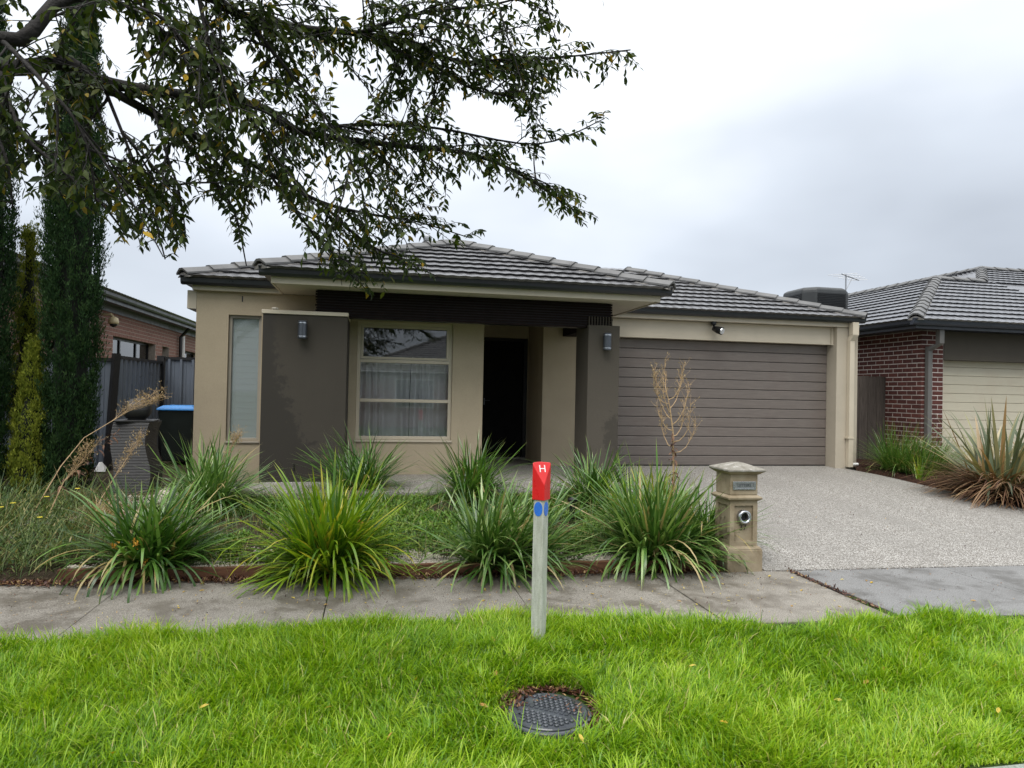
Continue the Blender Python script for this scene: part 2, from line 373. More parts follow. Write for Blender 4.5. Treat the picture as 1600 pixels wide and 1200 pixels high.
M['yellow_leaf'] = leaf_mat('yellow_leaf', [(0.0, (0.55, 0.36, 0.03)), (0.6, (0.62, 0.50, 0.10)), (1.0, (0.40, 0.20, 0.05))], 0.5, 0.2)
M['orange_flower'] = leaf_mat('orange_seed_head', [(0.0, (0.45, 0.18, 0.01)), (1.0, (0.62, 0.33, 0.03))], 0.6, 0.1)
M['yellow_flower'] = plain('yellow_petal', (0.75, 0.62, 0.05), 0.5)
M['bark'] = plain('elm_bark', (0.014, 0.012, 0.010), 0.85, 0.4, 12, 50, 0.8, 0.01)
M['dry_stem'] = plain('dry_stem', (0.42, 0.29, 0.16), 0.75, 0.3, 30, 100, 0.3)
M['dry_brown'] = plain('dry_brown_leaf', (0.20, 0.085, 0.04), 0.75, 0.35, 30, 100, 0.3)
M['core_dark'] = plain('dark_crown_core', (0.004, 0.007, 0.003), 1.0, 0.3, 20, 60, 0.6)  # near-black colour of the solid filler inside conifer crowns

def glass_mat(name, tint=(0.9, 0.93, 0.93), base=0.04):
    t = NT(name)
    tr = t.new('ShaderNodeBsdfTransparent'); tr.inputs['Color'].default_value = (*tint, 1)
    gl = t.new('ShaderNodeBsdfGlossy'); gl.inputs['Roughness'].default_value = 0.012
    gl.inputs['Color'].default_value = (1, 1, 1, 1)
    lw = t.new('ShaderNodeFresnel'); lw.inputs['IOR'].default_value = 1.52
    fac = t.math('ADD', t.math('MULTIPLY', lw.outputs[0], 1.15), base, clamp=True)
    mx = t.new('ShaderNodeMixShader'); t.l.new(fac, mx.inputs[0]); t.l.new(tr.outputs[0], mx.inputs[1]); t.l.new(gl.outputs[0], mx.inputs[2])
    t.l.new(mx.outputs[0], t.out.inputs['Surface'])
    return t.m
M['glass'] = glass_mat('window_glass', (0.96, 0.98, 0.98), base=0.02)
def frost_mat():
    t = NT('privacy_film_glass')
    df = t.new('ShaderNodeBsdfDiffuse'); df.inputs['Color'].default_value = (0.74, 0.82, 0.80, 1)
    tr = t.new('ShaderNodeBsdfTransparent'); tr.inputs['Color'].default_value = (0.9, 0.95, 0.94, 1)
    gl = t.new('ShaderNodeBsdfGlossy'); gl.inputs['Roughness'].default_value = 0.02
    m1 = t.new('ShaderNodeMixShader'); m1.inputs[0].default_value = 0.28; t.l.new(tr.outputs[0], m1.inputs[1]); t.l.new(df.outputs[0], m1.inputs[2])
    fr = t.new('ShaderNodeFresnel'); fr.inputs['IOR'].default_value = 1.5
    m2 = t.new('ShaderNodeMixShader'); t.l.new(fr.outputs[0], m2.inputs[0]); t.l.new(m1.outputs[0], m2.inputs[1]); t.l.new(gl.outputs[0], m2.inputs[2])
    t.l.new(m2.outputs[0], t.out.inputs['Surface'])
    return t.m
M['glass_frost'] = frost_mat()
M['glass_dark'] = glass_mat('tinted_window_glass', (0.35, 0.37, 0.38), 0.10)
def curtain_mat():
    t = NT('grey_swirl_curtain'); v = t.coord(world=True)
    vv = t.coord((1, 0.02, 1), world=True)
    vo = t.new('ShaderNodeTexVoronoi'); t.set(vo, Vector=vv, Scale=4.2, Randomness=0.85)
    ring = t.ramp(vo.outputs['Distance'], [(0.10, 0.0), (0.13, 1.0), (0.16, 0.0), (0.21, 0.0), (0.24, 1.0), (0.27, 0.0)])
    c = t.mix(t.math('MULTIPLY', ring, 0.5), (0.80, 0.78, 0.79), (0.95, 0.94, 0.95))
    t.pbr(c, 0.85, t.bump(t.noise(v, 300, 2), 0.2, 0.002), spec=0.2)
    return t.m
M['curtain'] = curtain_mat()
M['shutter'] = plain('white_shutter', (0.90, 0.92, 0.91), 0.5, 0.03, 3, 60, 0.03, world=True)
M['room'] = plain('dim_room', (0.10, 0.095, 0.09), 0.9, 0.1)
M['door'] = plain('black_door', (0.006, 0.006, 0.006), 0.75, 0.2, 4, 60, 0.05, spec=0.15)
M['cooler'] = plain('charcoal_cooler', (0.03, 0.033, 0.034), 0.5, 0.15, 5, 90, 0.1)
M['lid'] = plain('wet_rubber_lid', (0.055, 0.062, 0.072), 0.2, 0.3, 9, 60, 0.1, world=True)
M['galv'] = plain('galvanised_steel', (0.36, 0.37, 0.38), 0.4, 0.1, 12, 90, 0.1, metal=0.8)
M['metal_text'] = plain('dark_letter', (0.05, 0.045, 0.03), 0.6)
M['lens'] = plain('bright_lens', (0.75, 0.76, 0.78), 0.12, 0.05, metal=0.9)
# ------------------------------------------------------------------ geometry helpers
class MB:
    def __init__(s): s.v = []; s.f = []
    def face(s, pts):
        i = len(s.v); s.v += [tuple(p) for p in pts]; s.f.append(tuple(range(i, i + len(pts))))
    def box(s, x0, x1, y0, y1, z0, z1, rz=0.0, c=None):
        i = len(s.v)
        P = [(x, y, z) for z in (z0, z1) for y in (y0, y1) for x in (x0, x1)]
        if rz:
            cx, cy = c or ((x0 + x1) / 2, (y0 + y1) / 2); a, b = math.cos(rz), math.sin(rz)
            P = [(cx + (x - cx) * a - (y - cy) * b, cy + (x - cx) * b + (y - cy) * a, z) for x, y, z in P]
        s.v += P
        s.f += [tuple(i + k for k in q) for q in ((0, 2, 3, 1), (4, 5, 7, 6), (0, 1, 5, 4), (2, 6, 7, 3), (0, 4, 6, 2), (1, 3, 7, 5))]
        return s
    def tube(s, pts, rads, n=6, cap=True):
        pts = [Vector(p) for p in pts]
        if isinstance(rads, (int, float)): rads = [rads] * len(pts)
        i0 = len(s.v); up = None
        for k, p in enumerate(pts):
            d = (pts[min(k + 1, len(pts) - 1)] - pts[max(k - 1, 0)])
            d = d.normalized() if d.length > 1e-9 else Vector((0, 0, 1))
            if up is None: up = Vector((0, 0, 1)) if abs(d.z) < 0.9 else Vector((1, 0, 0))
            a = d.cross(up)
            if a.length < 1e-6: a = d.orthogonal()
            a.normalize(); b = a.cross(d)
            up = b
            for j in range(n):
                t = 2 * math.pi * j / n
                q = p + (a * math.cos(t) + b * math.sin(t)) * rads[k]
                s.v.append(tuple(q))
        for k in range(len(pts) - 1):
            for j in range(n):
                a0 = i0 + k * n + j; a1 = i0 + k * n + (j + 1) % n
                s.f.append((a0, a1, a1 + n, a0 + n))
        if cap:
            s.f.append(tuple(i0 + j for j in range(n))[::-1])
            s.f.append(tuple(i0 + (len(pts) - 1) * n + j for j in range(n)))
        return s
    def lathe(s, prof, c, n=24):
        i0 = len(s.v)
        for r, z in prof:
            for j in range(n):
                t = 2 * math.pi * j / n
                s.v.append((c[0] + r * math.cos(t), c[1] + r * math.sin(t), c[2] + z))
        for k in range(len(prof) - 1):
            for j in range(n):
                a = i0 + k * n + j; b = i0 + k * n + (j + 1) % n
                s.f.append((a, b, b + n, a + n))
        s.f.append(tuple(i0 + j for j in range(n))[::-1]); s.f.append(tuple(i0 + (len(prof) - 1) * n + j for j in range(n)))
        return s
    def extr(s, prof, a, b, fn):
        """closed profile [(p,q)] swept between positions a and b along an axis; fn(p,q,t)->xyz"""
        i = len(s.v); n = len(prof)
        for t in (a, b):
            for p, q in prof: s.v.append(tuple(fn(p, q, t)))
        for j in range(n):
            s.f.append((i + j, i + (j + 1) % n, i + n + (j + 1) % n, i + n + j))
        s.f.append(tuple(i + j for j in range(n))[::-1]); s.f.append(tuple(i + n + j for j in range(n)))
        return s
    def mesh(s, name, m, smooth=False):
        me = bpy.data.meshes.new(name); me.from_pydata(s.v, [], s.f)
        bm = bmesh.new(); bm.from_mesh(me); bmesh.ops.recalc_face_normals(bm, faces=bm.faces); bm.to_mesh(me); bm.free()
        if m: me.materials.append(M[m] if isinstance(m, str) else m)
        if smooth: me.polygons.foreach_set('use_smooth', [True] * len(me.polygons))
        return me
    def build(s, name, m, parent=None, smooth=False, bevel=0.0, seg=2, **k):
        o = link(name, s.mesh(name, m, smooth), parent, **k)
        if bevel:
            b = o.modifiers.new('bevel', 'BEVEL'); b.width = bevel; b.segments = seg; b.limit_method = 'ANGLE'; b.angle_limit = rad(35)
        return o
def link(name, me, parent=None, loc=None, label=None, cat=None, group=None, kind=None, mw=None):
    o = bpy.data.objects.new(name, me); COL.objects.link(o)
    if parent is not None: o.parent = parent
    if mw is not None: o.matrix_world = mw
    elif loc is not None: o.location = loc
    return tag(o, label, cat, group, kind)
def tag(o, label=None, cat=None, group=None, kind=None):
    for k, v in (('label', label), ('category', cat), ('group', group), ('kind', kind)):
        if v: o[k] = v
    return o
def thing(name, label, cat, loc=(0, 0, 0), group=None):
    """Empty at the base of a thing; children are modelled in world space and offset back"""
    o = bpy.data.objects.new(name, None); o.empty_display_size = 0.2; COL.objects.link(o)
    o.location = loc
    return tag(o, label, cat, group)
def adopt(parent, *objs):
    """parent world-space objects keeping their place"""
    inv = world_of(parent).inverted()
    for o in objs:
        o.parent = parent; o.matrix_parent_inverse = inv
    return objs[0]
def world_of(o):
    m = o.matrix_parent_inverse @ o.matrix_basis if o.parent else o.matrix_basis.copy()
    if o.parent: m = world_of(o.parent) @ m
    return m
def part(mb, name, m, parent, **k):
    o = mb.build(name, m, None, **k)
    adopt(parent, o)
    return o
def bx(*a, **k): return MB().box(*a, **k)

def wall_cells(us, zs, solid, fn, t):
    """wall in the (u,z) plane with openings, thickness t; fn(u,d,z)->xyz; only boundary faces"""
    mb = MB()
    nu, nz = len(us) - 1, len(zs) - 1
    S = lambda i, j: 0 <= i < nu and 0 <= j < nz and solid((us[i] + us[i + 1]) / 2, (zs[j] + zs[j + 1]) / 2)
    for i in range(nu):
        for j in range(nz):
            if not S(i, j): continue
            u0, u1, z0, z1 = us[i], us[i + 1], zs[j], zs[j + 1]
            mb.face([fn(u0, 0, z0), fn(u1, 0, z0), fn(u1, 0, z1), fn(u0, 0, z1)])
            mb.face([fn(u0, t, z0), fn(u0, t, z1), fn(u1, t, z1), fn(u1, t, z0)])
            if not S(i - 1, j): mb.face([fn(u0, 0, z0), fn(u0, 0, z1), fn(u0, t, z1), fn(u0, t, z0)])
            if not S(i + 1, j): mb.face([fn(u1, 0, z0), fn(u1, t, z0), fn(u1, t, z1), fn(u1, 0, z1)])
            if not S(i, j - 1): mb.face([fn(u0, 0, z0), fn(u0, t, z0), fn(u1, t, z0), fn(u1, 0, z0)])
            if not S(i, j + 1): mb.face([fn(u0, 0, z1), fn(u1, 0, z1), fn(u1, t, z1), fn(u0, t, z1)])
    return mb
def wall_open(u0, u1, z0, z1, ops, fn, t):
    us = sorted({u0, u1} | {o[0] for o in ops} | {o[1] for o in ops}); zs = sorted({z0, z1} | {o[2] for o in ops} | {o[3] for o in ops})
    return wall_cells(us, zs, lambda u, z: not any(o[0] < u < o[1] and o[2] < z < o[3] for o in ops), fn, t)
def weld(mb):
    idx = {}; v = []; mp = []
    for p in mb.v:
        k = tuple(round(c, 5) for c in p)
        if k not in idx: idx[k] = len(v); v.append(p)
        mp.append(idx[k])
    mb.v = v; mb.f = [tuple(mp[i] for i in f) for f in mb.f]
    return mb

# many blades at once, numpy: every blade a tapered curved strip
def blades(name, mat, base, head, lean, length, width, curl, seg=3, rnd=None, twist=0.0, parent=None, fold=0.0, widths=None, **k):
    """base (n,3); head = heading angle; lean = start angle from vertical; curl = extra bend along the length (rad)"""
    n = len(base); base = np.asarray(base, float)
    head = np.broadcast_to(head, n); lean = np.broadcast_to(lean, n); length = np.broadcast_to(length, n); width = np.broadcast_to(width, n); curl = np.broadcast_to(curl, n)
    hx, hy = np.cos(head), np.sin(head)
    side = np.stack([-hy, hx, np.zeros(n)], 1)
    if twist:
        tw = (np.random.rand(n) - 0.5) * 2 * twist
        side = side * np.cos(tw)[:, None] + np.stack([hx, hy, np.zeros(n)], 1) * np.sin(tw)[:, None]
    S = seg; nv = 2 * S + 1
    V = np.zeros((n, nv, 3)); tip = np.zeros((n, nv))
    p = base.copy(); ds = length / S
    prof = widths or [1.0 - 0.15 * i / S - 0.45 * (i / S) ** 3 for i in range(S)]
    for i in range(S + 1):
        tt = i / S
        if i < S:
            w = (width * 0.5 * prof[i])[:, None]
            V[:, 2 * i] = p - side * w; V[:, 2 * i + 1] = p + side * w
            tip[:, 2 * i] = tip[:, 2 * i + 1] = tt
        else:
            V[:, 2 * S] = p; tip[:, 2 * S] = 1
        a = np.minimum(lean + curl * (tt + 0.5 / S) ** 1.3, 2.9)
        d = np.stack([np.sin(a) * hx, np.sin(a) * hy, np.cos(a)], 1)
        p = p + d * ds[:, None]
    if rnd is None: rnd = np.random.rand(n)
    off = (np.arange(n) * nv)[:, None]
    quads = [np.stack([off[:, 0] + 2 * i, off[:, 0] + 2 * i + 1, off[:, 0] + 2 * i + 3, off[:, 0] + 2 * i + 2], 1) for i in range(S - 1)]
    tri = np.stack([off[:, 0] + 2 * S - 2, off[:, 0] + 2 * S - 1, off[:, 0] + 2 * S], 1)
    Q = np.concatenate(quads, 0) if quads else np.zeros((0, 4), int)
    return np_mesh(name, mat, V.reshape(-1, 3), Q, tri, np.repeat(rnd, nv), tip.reshape(-1), parent, **k)
def np_mesh(name, mat, V, Q, T, rnd=None, tip=None, parent=None, smooth=True, obj=True, **k):
    me = bpy.data.meshes.new(name)
    me.vertices.add(len(V)); me.vertices.foreach_set('co', np.ascontiguousarray(V, dtype=np.float32).ravel())
    nl = Q.size + T.size
    me.loops.add(nl); me.loops.foreach_set('vertex_index', np.concatenate([Q.ravel(), T.ravel()]).astype(np.int32))
    nq, nt = len(Q), len(T)
    me.polygons.add(nq + nt)
    st = np.concatenate([np.arange(nq) * 4, nq * 4 + np.arange(nt) * 3]).astype(np.int32)
    me.polygons.foreach_set('loop_start', st)
    me.update(calc_edges=True)
    if smooth: me.polygons.foreach_set('use_smooth', np.ones(nq + nt, bool))
    for nm, arr in (('rnd', rnd), ('tip', tip)):
        if arr is not None:
            a = me.attributes.new(nm, 'FLOAT', 'POINT'); a.data.foreach_set('value', np.ascontiguousarray(arr, dtype=np.float32))
    me.materials.append(M[mat] if isinstance(mat, str) else mat)
    if not obj: return me
    o = link(name, me, None, **k)
    if parent is not None: adopt(parent, o)
    return o

def text_mesh(txt, size, mat, depth=0.003):
    cu = bpy.data.curves.new('lettering', 'FONT'); cu.body = txt; cu.size = size; cu.extrude = depth
    cu.align_x = 'CENTER'; cu.align_y = 'CENTER'
    o = bpy.data.objects.new('lettering', cu); COL.objects.link(o)
    dg = bpy.context.evaluated_depsgraph_get()
    me = bpy.data.meshes.new_from_object(o.evaluated_get(dg))
    bpy.data.objects.remove(o); bpy.data.curves.remove(cu)
    me.materials.clear(); me.materials.append(M[mat])
    return me

random.seed(7); np.random.seed(7)

# ------------------------------------------------------------------ the setting
def skew(x, y): return y + 0.39 - 0.045 * x     # footpath, edging and crossover run slightly off the house line
def gz0(Y): return float(np.interp(Y, [4.2, 5.5, 5.56, 8.3], [0, 0, 0.07, 0.33]))
def gz(Y, x=0.0):      # garden and verge profile
    e = 5.88 - 0.045 * x
    return float(np.interp(Y, [-2.6, 2.3, 2.62, 4.2, e, e + .06, 8.3, 9.2, 30], [-0.24, -0.13, -0.11, 0, 0, 0.065, 0.33, 0.37, 0.38]))
def dz(Y): return float(np.interp(Y, [4.2, 5.5, 11, 30], [0.0, 0.004, 0.372, 0.385]))

def sheet(name, mat, xs, ys, zf, parent=None, **k):
    V = [(x, y, zf(x, y)) for y in ys for x in xs]; nx = len(xs)
    F = [(j * nx + i, j * nx + i + 1, (j + 1) * nx + i + 1, (j + 1) * nx + i) for j in range(len(ys) - 1) for i in range(nx - 1)]
    me = bpy.data.meshes.new(name); me.from_pydata(V, [], F); me.materials.append(M[mat])
    me.polygons.foreach_set('use_smooth', [True] * len(F))
    return link(name, me, parent, **k)

sheet('ground', 'farland', [-400, -60, 60, 400], [-400, -60, -20, -6, 2, 5.5, 8, 12, 30, 60, 500],
      lambda x, y: float(np.interp(y, [-400, -20, -6, 2, 5.5, 8, 12, 30, 60], [-0.5, -0.3, -0.42, -0.42, -0.3, -0.05, 0.2, 0.25, 0.3])), kind='structure')
sheet('road', 'asphalt', [-60, 60], [-5.2, -1.5, 2.2], lambda x, y: -0.24 + 0.02 * (1 - abs(y + 1.5) / 3.7), kind='structure')
# pale concrete kerb and channel: a rolled section swept along the street
kp = [(2.66, -0.108), (2.60, -0.100), (2.50, -0.112), (2.38, -0.215), (2.18, -0.236), (2.18, -0.30), (2.66, -0.30)]
for nm, cut in (('kerb', None),):
    MB().extr(kp, -60, 60, lambda p, q, t: (t, p, q)).build(nm, 'kerb', kind='structure')
sheet('far_verge', 'farland', [-60, 60], [-9.5, -5.2], lambda x, y: -0.14, kind='structure')

# verge soil under the lawn
rx = list(np.linspace(-9, 9, 91)); ry = list(np.linspace(2.665, 4.86, 30))
sheet('verge', 'thatch', rx, ry, lambda x, y: gz(y) - 0.012 + 0.010 * math.sin(3.1 * x + 1.7 * y) * math.sin(2.3 * y + x), kind='structure')

# footpath: one structure, every slab a child
_f = MB(); _f.face([(x, skew(x, y), -.035) for x, y in ((-30, 4.0), (30, 4.0), (30, 5.47), (-30, 5.47))]); fp = _f.build('footpath', 'joint', kind='structure')
joints = [-6.4, -4.9, -3.4, -1.885, -0.315, 1.125, 2.42]
def slab(x0, x1, y0, y1, zt, parent, mat='concrete', dx=0.0):
    g = 0.003 + random.random() * .002; y0 = y0 - .15
    mb = MB(); n = 6
    mb.v = [(x0 + g, y0, zt - 0.08), (x1 - g, y0, zt - 0.08), (x1 - g + dx, y1, zt - 0.08), (x0 + g + dx, y1, zt - 0.08),
            (x0 + g, y0, zt), (x1 - g, y0, zt), (x1 - g + dx, y1, zt), (x0 + g + dx, y1, zt)]
    mb.v = [(x, skew(x, y), z) for x, y, z in mb.v]
    mb.f = [(0, 3, 2, 1), (4, 5, 6, 7), (0, 1, 5, 4), (1, 2, 6, 5), (2, 3, 7, 6), (3, 0, 4, 7)]
    return part(mb, 'slab', mat, parent, bevel=0.006)
js = [-30, -20, -12] + joints
for i in range(len(js) - 1):
    slab(js[i], js[i + 1], 4.22, 5.45, -0.002 + 0.004 * math.sin(i * 2.1), fp)
slab(2.42, 3.70, 4.22, 5.45, 0.0, fp)
# darker crossover slabs in front of the driveway
for x0, x1 in ((3.78, 5.27), (5.27, 7.0), (7.0, 8.7)):
    slab(x0, x1, 4.22, 5.50, 0.0, fp, 'concrete2', -0.03)
for x0, x1 in ((8.72, 10.2), (10.2, 13), (13, 18), (18, 30)):
    slab(x0, x1, 4.22, 5.45, 0.0, fp)
# moss and soil filled expansion gap between path and crossover
mb = MB(); mb.v = [(3.70, 4.22, -0.05), (3.78, 4.22, -0.05), (3.75, 5.5, -0.05), (3.67, 5.5, -0.05), (3.70, 4.22, -0.012), (3.78, 4.22, -0.012), (3.75, 5.5, -0.012), (3.67, 5.5, -0.012)]
mb.f = [(0, 3, 2, 1), (4, 5, 6, 7), (0, 1, 5, 4), (1, 2, 6, 5), (2, 3, 7, 6), (3, 0, 4, 7)]
mb.v = [(x, skew(x, y), z) for x, y, z in mb.v]
part(mb, 'joint_filler', 'joint', fp)

# driveway of exposed aggregate, falling to the footpath
dxs = list(np.linspace(3.47, 8.52, 12)); dys = list(np.linspace(5.515, 11.06, 24))
def drive_edge(x, y):
    # right edge curves in towards the garage wall
    e = 8.52 + 0.10 * math.sin((y - 5.5) * 0.9) - 0.30 * max(0, (y - 10.0)) ** 1.4
    return e
V = []
for j in range(24):
    for i in range(12):
        ya = 5.5 + 5.56 * j / 23; e = drive_edge(0, ya); x = 3.47 - 0.02 * (ya - 5.5) + (e - 3.47) * i / 11
        y0 = 5.735 - 0.035 * x; y = y0 + (11.06 - y0) * j / 23; V.append((x, y, dz(y)))
F = [(j * 12 + i, j * 12 + i + 1, (j + 1) * 12 + i + 1, (j + 1) * 12 + i) for j in range(23) for i in range(11)]
nV = len(V)
V += [(x, y, z - 0.15) for x, y, z in V]
border = [i for i in range(12)] + [j * 12 + 11 for j in range(1, 24)] + [23 * 12 + i for i in range(10, -1, -1)] + [j * 12 for j in range(22, 0, -1)]
for a, b in zip(border, border[1:] + border[:1]): F.append((a, a + nV, b + nV, b))
me = bpy.data.meshes.new('driveway'); me.from_pydata(V, [], F); me.materials.append(M['aggregate'])
link('driveway', me, kind='structure')
# entry path and porch slab, same aggregate
mb = MB().box(-1.95, 3.33, 8.22, 9.06, 0.2, 0.362)
mb.build('entry_path', 'aggregate', kind='structure', bevel=0.01)
bx(-1.40, 3.33, 9.062, 12.1, 0.2, 0.372).build('porch_slab', 'aggregate', kind='structure', bevel=0.01)
# neighbour's concrete drive
sheet('neighbour_driveway', 'concrete2', [10.3, 15.8], [5.48, 11.2], lambda x, y: dz(y) + 0.01, kind='structure')

# garden beds
gx = list(np.linspace(-6.0, 3.46, 74)); gy = list(np.linspace(5.70, 6.2, 12)) + list(np.linspace(6.3, 13.2, 54))
sheet('garden_bed', 'soil', gx, gy, lambda x, y: gz(y, x) - 0.01 - (0.06 if y < skew(x, 5.50) else 0) - (0.12 if x > 3.08 and y < 6.0 else 0) - (0.22 if (8.3 < y < 12.0 and -1.85 < x < 3.3) else 0) + 0.018 * math.sin(5.1 * x + 2.2 * y) * math.cos(3.3 * y - x) + 0.012 * math.sin(13 * x) * math.sin(11 * y), kind='structure')
gx = list(np.linspace(8.3, 10.32, 18)); gy = list(np.linspace(5.5, 12.2, 40))
sheet('side_garden_bed', 'mulch', gx, gy, lambda x, y: dz(y) + 0.03 - (0.3 if x < drive_edge(0, y) else 0) + 0.02 * math.sin(9 * x + 3 * y) * math.cos(7 * y - x), kind='structure')
# ------------------------------------------------------------------ roofs
TW, TL, TE = 0.32, 0.37, 0.335
def tile_verts(uc0, uc1):
    """one interlocking tile between local u0..u1 (wave keeps its phase from the full tile)"""
    n = 8; top = []; fr = []; lo = []; ba = []
    for i in range(n + 1):
        u = uc0 + (uc1 - uc0) * i / n
        w = 0.0075 * (0.5 - 0.5 * math.cos(2 * math.pi * u / (TW / 2)))
        top.append((u, 0.0, 0.036 + w)); fr.append((u, 0.0, 0.036 + w)); lo.append((u, 0.035, -0.004 + w)); ba.append((u, TL, 0.004 + w))
    V = top + ba + fr + lo; m = n + 1
    F = [(i, i + 1, m + i + 1, m + i) for i in range(n)] + [(2 * m + i + 1, 2 * m + i, 3 * m + i, 3 * m + i + 1) for i in range(n)]
    return V, F
def tile_mesh(u0, u1, mat, cache={}):
    k = (round(u0, 3), round(u1, 3), mat)
    if k in cache: return cache[k]
    V, F = tile_verts(u0, u1)
    me = bpy.data.meshes.new('tile'); me.from_pydata(V, [], F); me.materials.append(M[mat])
    me.polygons.foreach_set('use_smooth', [True] * len(F)); cache[k] = me
    return me
def tile_slope(roof, O, e, h, s, ul, ur, dmax, mat, pool):
    """collect tiles: O eave start, e unit along the eave, h unit uphill in plan, s = rise per run; ul/ur(d) limits"""
    O, e, h = Vector(O), Vector(e), Vector(h)
    cs = 1 / math.hypot(1, s)
    up = (h + Vector((0, 0, s))) * cs; nrm = e.cross(up)
    if nrm.z < 0: nrm = -nrm
    d = -0.05; r = 0
    while d < dmax:
        dm = max(0.0, d + 0.5 * TE * cs)
        a, b = ul(dm), ur(dm)
        k0 = math.floor((a + 1e-6) / TW); k1 = math.ceil((b - 1e-6) / TW)
        for k in range(k0, k1):
            u0 = max(a - k * TW, 0.0); u1 = min(b - k * TW, TW)
            if u1 - u0 < 0.05: continue
            o = O + e * (k * TW) + h * d + Vector((0, 0, s * d))
            mw = Matrix(((e.x, up.x, nrm.x, o.x), (e.y, up.y, nrm.y, o.y), (e.z, up.z, nrm.z, o.z), (0, 0, 0, 1)))
            jig = (random.random() - 0.5) * 0.004
            pool.append((mw @ Matrix.Translation((0, jig, 0)), u0, u1, mat))
        d += TE * cs; r += 1
def place_tiles(roof, pool, limit=300):
    def size(t):
        p = t[0] @ Vector((TW / 2, TE / 2, 0)); return (p - CAMP).length
    def vis(t):
        q = proj(t[0] @ Vector((TW / 2, 0, 0)))
        return 0 if q and -60 < q[0] < 1660 and -60 < q[1] < 1260 else 1
    pool.sort(key=lambda t: (vis(t), size(t)))
    inv = world_of(roof).inverted()
    for mw, u0, u1, mat in pool[:limit]:
        o = bpy.data.objects.new('tile', tile_mesh(u0, u1, mat)); COL.objects.link(o)
        o.parent = roof; o.matrix_parent_inverse = inv; o.matrix_world = mw; o.matrix_basis = mw
    rest = pool[limit:]
    if rest:
        mb = MB()
        for mw, u0, u1, mat in rest:
            V, F = tile_verts(u0, u1); i = len(mb.v)
            mb.v += [tuple(mw @ Vector(p)) for p in V]; mb.f += [tuple(i + k for k in f) for f in F]
        me = bpy.data.meshes.new('roof_tiles'); me.from_pydata(mb.v, [], mb.f); me.materials.append(M[rest[0][3]])
        me.polygons.foreach_set('use_smooth', [True] * len(mb.f))
        o = link('roof_tiles', me, kind='stuff'); adopt(roof, o)
_cap = {}
def cap_mesh(mat, L=0.43):
    if mat in _cap: return _cap[mat]
    mb = MB()
    def sec(x, rise, w):
        return [(x, -w, -0.062 + rise), (x, -0.035, 0.0 + rise), (x, 0.035, 0.0 + rise), (x, w, -0.062 + rise),
                (x, w, -0.086 + rise), (x, 0.03, -0.028 + rise), (x, -0.03, -0.028 + rise), (x, -w, -0.086 + rise)]
    mb.v = sec(0, 0.03, 0.125) + sec(L, 0.008, 0.112)
    mb.f = [(i, (i + 1) % 8, 8 + (i + 1) % 8, 8 + i) for i in range(8)] + [tuple(range(8))[::-1], tuple(range(8, 16))]
    _cap[mat] = mb.mesh('ridge_cap', mat)
    return _cap[mat]
def caps(roof, P0, P1, mat='cap', lift=0.075, mort=True, pitch=0.385):
    """ridge caps from the low end P0 to the high end P1 with their mortar bed"""
    P0, P1 = Vector(P0), Vector(P1)
    x = (P1 - P0).normalized(); y = Vector((0, 0, 1)).cross(x).normalized(); z = x.cross(y)
    n = max(1, round((P1 - P0).length / 0.385)); st = (P1 - P0).length / n
    inv = world_of(roof).inverted()
    for i in range(n):
        o = P0 + x * (i * st) + z * (lift + random.uniform(-.004, .004))
        a = random.uniform(-0.02, 0.02); y2 = y * math.cos(a) + x * math.sin(a); x2 = y2.cross(z)
        mw = Matrix(((x2.x, y2.x, z.x, o.x), (x2.y, y2.y, z.y, o.y), (x2.z, y2.z, z.z, o.z), (0, 0, 0, 1)))
        c = bpy.data.objects.new('ridge_cap', cap_mesh(mat)); COL.objects.link(c)
        c.parent = roof; c.matrix_parent_inverse = inv; c.matrix_basis = mw
    if mort:
        mb = MB()
        sec = lambda o: [o + y * q + z * w for q, w in ((-0.125, -0.02), (-0.105, lift - 0.075), (-0.02, lift - 0.035), (0.02, lift - 0.035), (0.105, lift - 0.075), (0.125, -0.02))]
        i = 0; mb.v = [tuple(p) for p in sec(P0 + x * 0.01) + sec(P1)]
        mb.f = [(k, (k + 1) % 6, 6 + (k + 1) % 6, 6 + k) for k in range(6)] + [tuple(range(6))[::-1], tuple(range(6, 12))]
        part(mb, 'mortar', 'concrete_cap', roof)

GP = [(0, 0), (0.075, 0), (0.10, 0.03), (0.106, 0.085), (0.128, 0.10), (0.128, 0.116), (0.0, 0.116)]
def gutter_run(mb, a, b, axis, face, out, z):
    """gutter along 'x' or 'y' from a to b fixed to a fascia at coordinate 'face', projecting in direction out (+-1)"""
    if axis == 'x': mb.extr(GP, a, b, lambda p, q, t: (t, face + out * p, z + q))
    else: mb.extr(GP, a, b, lambda p, q, t: (face + out * p, t, z + q))

# ------------------------------------------------------------------ the house
house = thing('house', 'single storey tan rendered house with charcoal panel and grey tiled hip roof', 'house', (3, 9.85, 0.37))
XW = lambda y: (lambda u, d, z: (u, y + d, z))
W1 = (-1.97, -1.545, 0.83, 2.54); W2 = (-0.265, 1.08, 0.86, 2.53)
part(weld(wall_open(-2.38, 1.53, 0.15, 2.848, [W1, W2], XW(9.85), 0.24)), 'front_wall', 'tan', house)
part(bx(-2.381, -2.14, 10.092, 22, 0.15, 2.848), 'side_wall', 'tan', house)
part(bx(1.29, 1.531, 10.092, 12.1, 0.15, 2.848), 'porch_wall', 'tan', house, bevel=0.004)
DOOR = (1.90, 2.69, 0.3, 2.55)
part(weld(wall_open(1.29, 3.30, 0.15, 2.848, [(1.72, 2.69, 0.3, 2.55)], XW(12.102), 0.2)), 'entry_wall', 'tan', house)
part(bx(2.70, 2.90, 11.24, 12.1, 0.15, 2.848), 'porch_return_wall', 'tan', house, bevel=0.004)
